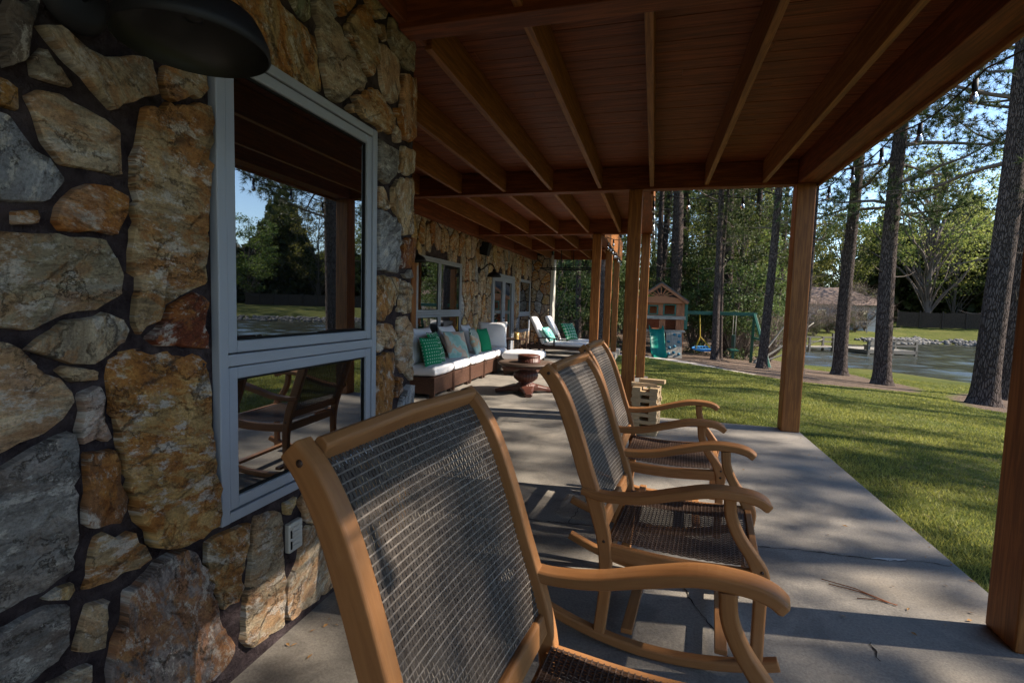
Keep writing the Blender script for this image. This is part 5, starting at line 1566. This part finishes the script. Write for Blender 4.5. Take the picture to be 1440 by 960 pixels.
# ------------------------------------------------------------------ far shore
x, y = 21.2, 67.5; z = gz(x, y)
fh = thing('lake_house', (x, y, z), R(14), 'low grey lake house with a brown hip roof across the water', 'house')
mb = MB(); mb.box(-6.5, 5.0, 0, 7, -.6, 2.9); mb.build('wall', M['siding'], fh)
mb = MB(); mb.add([(-7.2, -.7, 2.85), (5.7, -.7, 2.85), (5.7, 7.7, 2.85), (-7.2, 7.7, 2.85), (-3.2, 3.5, 5.0), (2.2, 3.5, 5.0)], [(0, 1, 5, 4), (1, 2, 5), (2, 3, 4, 5), (3, 0, 4), (3, 2, 1, 0)])
mb.build('roof', M['roof_brown'], fh)
for x0 in (-5.4, -3.0, -.6, 1.8):
    mb = MB(); mb.box(x0, x0+1.3, -.05, .0-.002, .9, 2.3); wf = mb.build('window', M['trim_and_lit_edge'], fh)
    mb = MB(); mb.box(x0+.1, x0+1.2, -.07, -.052, 1.0, 2.2); mb.build('pane', M['glass'], wf)
mb = MB()
for zz in (.55, .95): mb.box(-6.5, 3.5, -1.9, -1.84, zz-.04, zz+.04)
for k in range(8): mb.box(-6.5+1.4*k-.05, -6.5+1.4*k+.05, -1.88, -1.82, -.6, 1.0)
mb.build('deck_rail', M['grey_wood'], fh)
def fence(p0, p1, n, h, lab):
    p0, p1 = np.array(p0, float), np.array(p1, float)
    o = thing('board_fence', (p0[0], p0[1], gz(*p0)), 0, lab, 'fence')
    for k in range(n):
        a, b = p0+(p1-p0)*k/n, p0+(p1-p0)*(k+1)/n
        za, zb = gz(*a)-gz(*p0), gz(*b)-gz(*p0)
        mb = MB(); m = 14
        for j in range(m):
            q0, q1 = a+(b-a)*j/m, a+(b-a)*(j+.95)/m; zz = za+(zb-za)*(j+.5)/m
            mb.bar((q0[0]-p0[0], q0[1]-p0[1], zz+h/2-.1), (q1[0]-p0[0], q1[1]-p0[1], zz+h/2-.1), .03, h+rng.uniform(-.04, .04))
        mb.build('board_panel', M['fence_wood'], o)
        mb = MB(); mb.box(a[0]-p0[0]-.07, a[0]-p0[0]+.07, a[1]-p0[1]-.12, a[1]-p0[1]-.02, za-.4, za+h+.1); mb.build('post', M['fence_wood'], o)
fence((30.5, 76.5), (60, 66.0), 14, 1.9, 'dark board fence across the lake, beyond the big spring tree')
# rip-rap
def riprap():
    rs = np.random.RandomState(5); V = []; F = []
    ico = [(0, 0, 1), (.9, 0, .3), (.28, .85, .35), (-.72, .53, .3), (-.72, -.53, .3), (.28, -.85, .35), (.4, .4, -.5), (-.5, 0, -.5), (.3, -.5, -.5)]
    fc = [(0, 1, 2), (0, 2, 3), (0, 3, 4), (0, 4, 5), (0, 5, 1), (1, 6, 2), (2, 6, 3), (3, 6, 7), (3, 7, 4), (4, 7, 5), (5, 7, 8), (5, 8, 1), (1, 8, 6)]
    pts = [np.array(p, float) for p in ((21, 56), (25, 60), (30, 65), (32.5, 61), (36, 57.5), (46, 52), (58, 36))]
    for a, b in zip(pts[:-1], pts[1:]):
        L = np.linalg.norm(b-a); nrm = np.array((-(b-a)[1], (b-a)[0]))/L
        for k in range(int(L*26)):
            q = a+(b-a)*rs.rand()+nrm*rs.uniform(-.5, 2.2); s = rs.uniform(.12, .34)
            z = gz(q[0], q[1]); m = Matrix.Rotation(rs.uniform(0, 6), 3, 'Z') @ Matrix.Rotation(rs.uniform(-.6, .6), 3, 'X')
            o = len(V)
            for p in ico:
                w_ = m @ Vector(p); V.append((q[0]+w_.x*s*rs.uniform(.9, 1.2), q[1]+w_.y*s, z+w_.z*s*.75+.05))
            F += [tuple(o+i for i in f) for f in fc]
    tag(np_mesh('riprap', V, F, M['rock'], attr={}), 'band of loose grey rocks lining the far shore at the water', 'rocks', kind='stuff')
riprap()
# far trees
bt = make_broad('spring_tree', 23, 1.1, 8.8, 71, 'spring_leaves', .27, 150, 60, .30, 1.7, limbs=26, qmin=.36)
place(bt, 34.0, 77.0, 0); tag(bt, 'big spreading tree with thin yellow-green spring leaves across the lake', 'tree')
ft = [make_broad('lakeside_tree', 17, .5, 5.2, 72, 'green_leaves', .14, 110, 60, .30, 1.4), make_broad('lakeside_tree', 19, .55, 6.0, 73, 'spring_leaves', .18, 110, 60, .30, 1.5),
      make_broad('lakeside_tree', 15, .5, 5.0, 74, 'dark_leaves', .10, 110, 60, .28, 1.4)]
FTL = {0: 'mid green tree on the opposite lake shore, one of a loose row', 1: 'yellow-green spring tree on the opposite lake shore, one of a loose row', 2: 'dark green tree on the opposite lake shore, one of a loose row'}
for x, y, k, s in [(26, 84, 0, 1.0), (20, 82, 1, .9), (14, 78, 0, 1.0), (42, 88, 1, .9), (49, 84, 0, .95), (56, 79, 1, 1.0), (50, 77, 1, .62), (61, 68, 0, .9), (66, 60, 1, .9), (70, 50, 1, 1.0), (72, 40, 0, 1.0), (71, 30, 1, 1.1), (74, 20, 0, 1.1),
                   (70, 12, 1, 1.0), (73, 3, 0, 1.15), (71, -6, 1, 1.0), (75, -16, 2, 1.1), (72, -26, 0, 1.0), (74, -38, 1, 1.1), (80, 25, 2, 1.2), (82, 8, 2, 1.2), (83, -10, 0, 1.25), (38, 96, 0, 1.1), (30, 97, 0, 1.15), (54, 93, 1, 1.1), (66, 82, 0, 1.1), (76, 66, 0, 1.1), (10, 72, 0, .9), (6, 70, 1, .9)]:
    spread(ft, k, x, y, s, FTL[k], 'tree', ('mid green', 'spring green', 'dark green')[k]+' trees on the opposite shore')
# the mass of wood far behind
def far_wood():
    rs = np.random.RandomState(9); n = 110000
    t = rs.rand(n)
    th = R(28)+t*R(125)
    r = rs.uniform(100, 125, n); lump = 14+5*np.sin(th*23)+4*np.sin(th*57+1)
    z = rs.rand(n)**1.25*lump-1
    c = np.stack([r*np.cos(th), r*np.sin(th), z], -1)
    a = rs.normal(size=(n, 3)); a /= np.linalg.norm(a, axis=1)[:, None]
    b = np.cross(a, rs.normal(size=(n, 3))); b /= np.linalg.norm(b, axis=1)[:, None]
    s = rs.uniform(.5, 1.1, n)[:, None]
    V = np.stack([c-a*s, c+b*s*.6, c+a*s, c-b*s*.6], 1).reshape(-1, 3)
    o = np_mesh('far_wood', V, np.arange(4*n).reshape(n, 4), M['dark_leaves'], attr={'lv': ('POINT', 'FLOAT', np.repeat(rs.rand(n), 4))})
    tag(o, 'far belt of woodland behind everything else', 'wood', kind='stuff')
far_wood()
# litter on the patio
lf = MB()
for k in range(70):
    p = gp(rng.uniform(1000, 1400), rng.uniform(640, 930)) if k < 22 else ((1.64-abs(rng.gauss(0, .12)), rng.uniform(1.2, 6.3)) if k < 50 else (NW+.05+abs(rng.gauss(0, .07)), rng.uniform(.8, 2.7))); q = rng.uniform(0, 6)
    d = np.array((math.cos(q), math.sin(q), 0))*rng.uniform(.008, .018); e = np.array((-d[1], d[0], 0))*.4; c = np.array((p[0], p[1], .006))
    lf.add([c-d, c+e+np.array((0, 0, .004)), c+d, c-e], [(0, 1, 2, 3)])
tag(lf.build('leaf_litter', M['debris']), 'tiny dry leaves scattered on the concrete patio', 'leaves', kind='stuff')
st = MB()
for (a, b) in (((1155, 815), (1250, 848)), ((1165, 822), (1260, 852)), ((1205, 842), (1262, 852))):
    A_, B_ = gp(*a), gp(*b); st.tube([(A_[0], A_[1], .006), ((A_[0]+B_[0])/2+.01, (A_[1]+B_[1])/2+.02, .006), (B_[0], B_[1], .006)], .0022, 5)
tag(st.build('pine_straw', M['straw']), 'few reddish pine needles lying on the concrete', 'pine needles', kind='stuff')
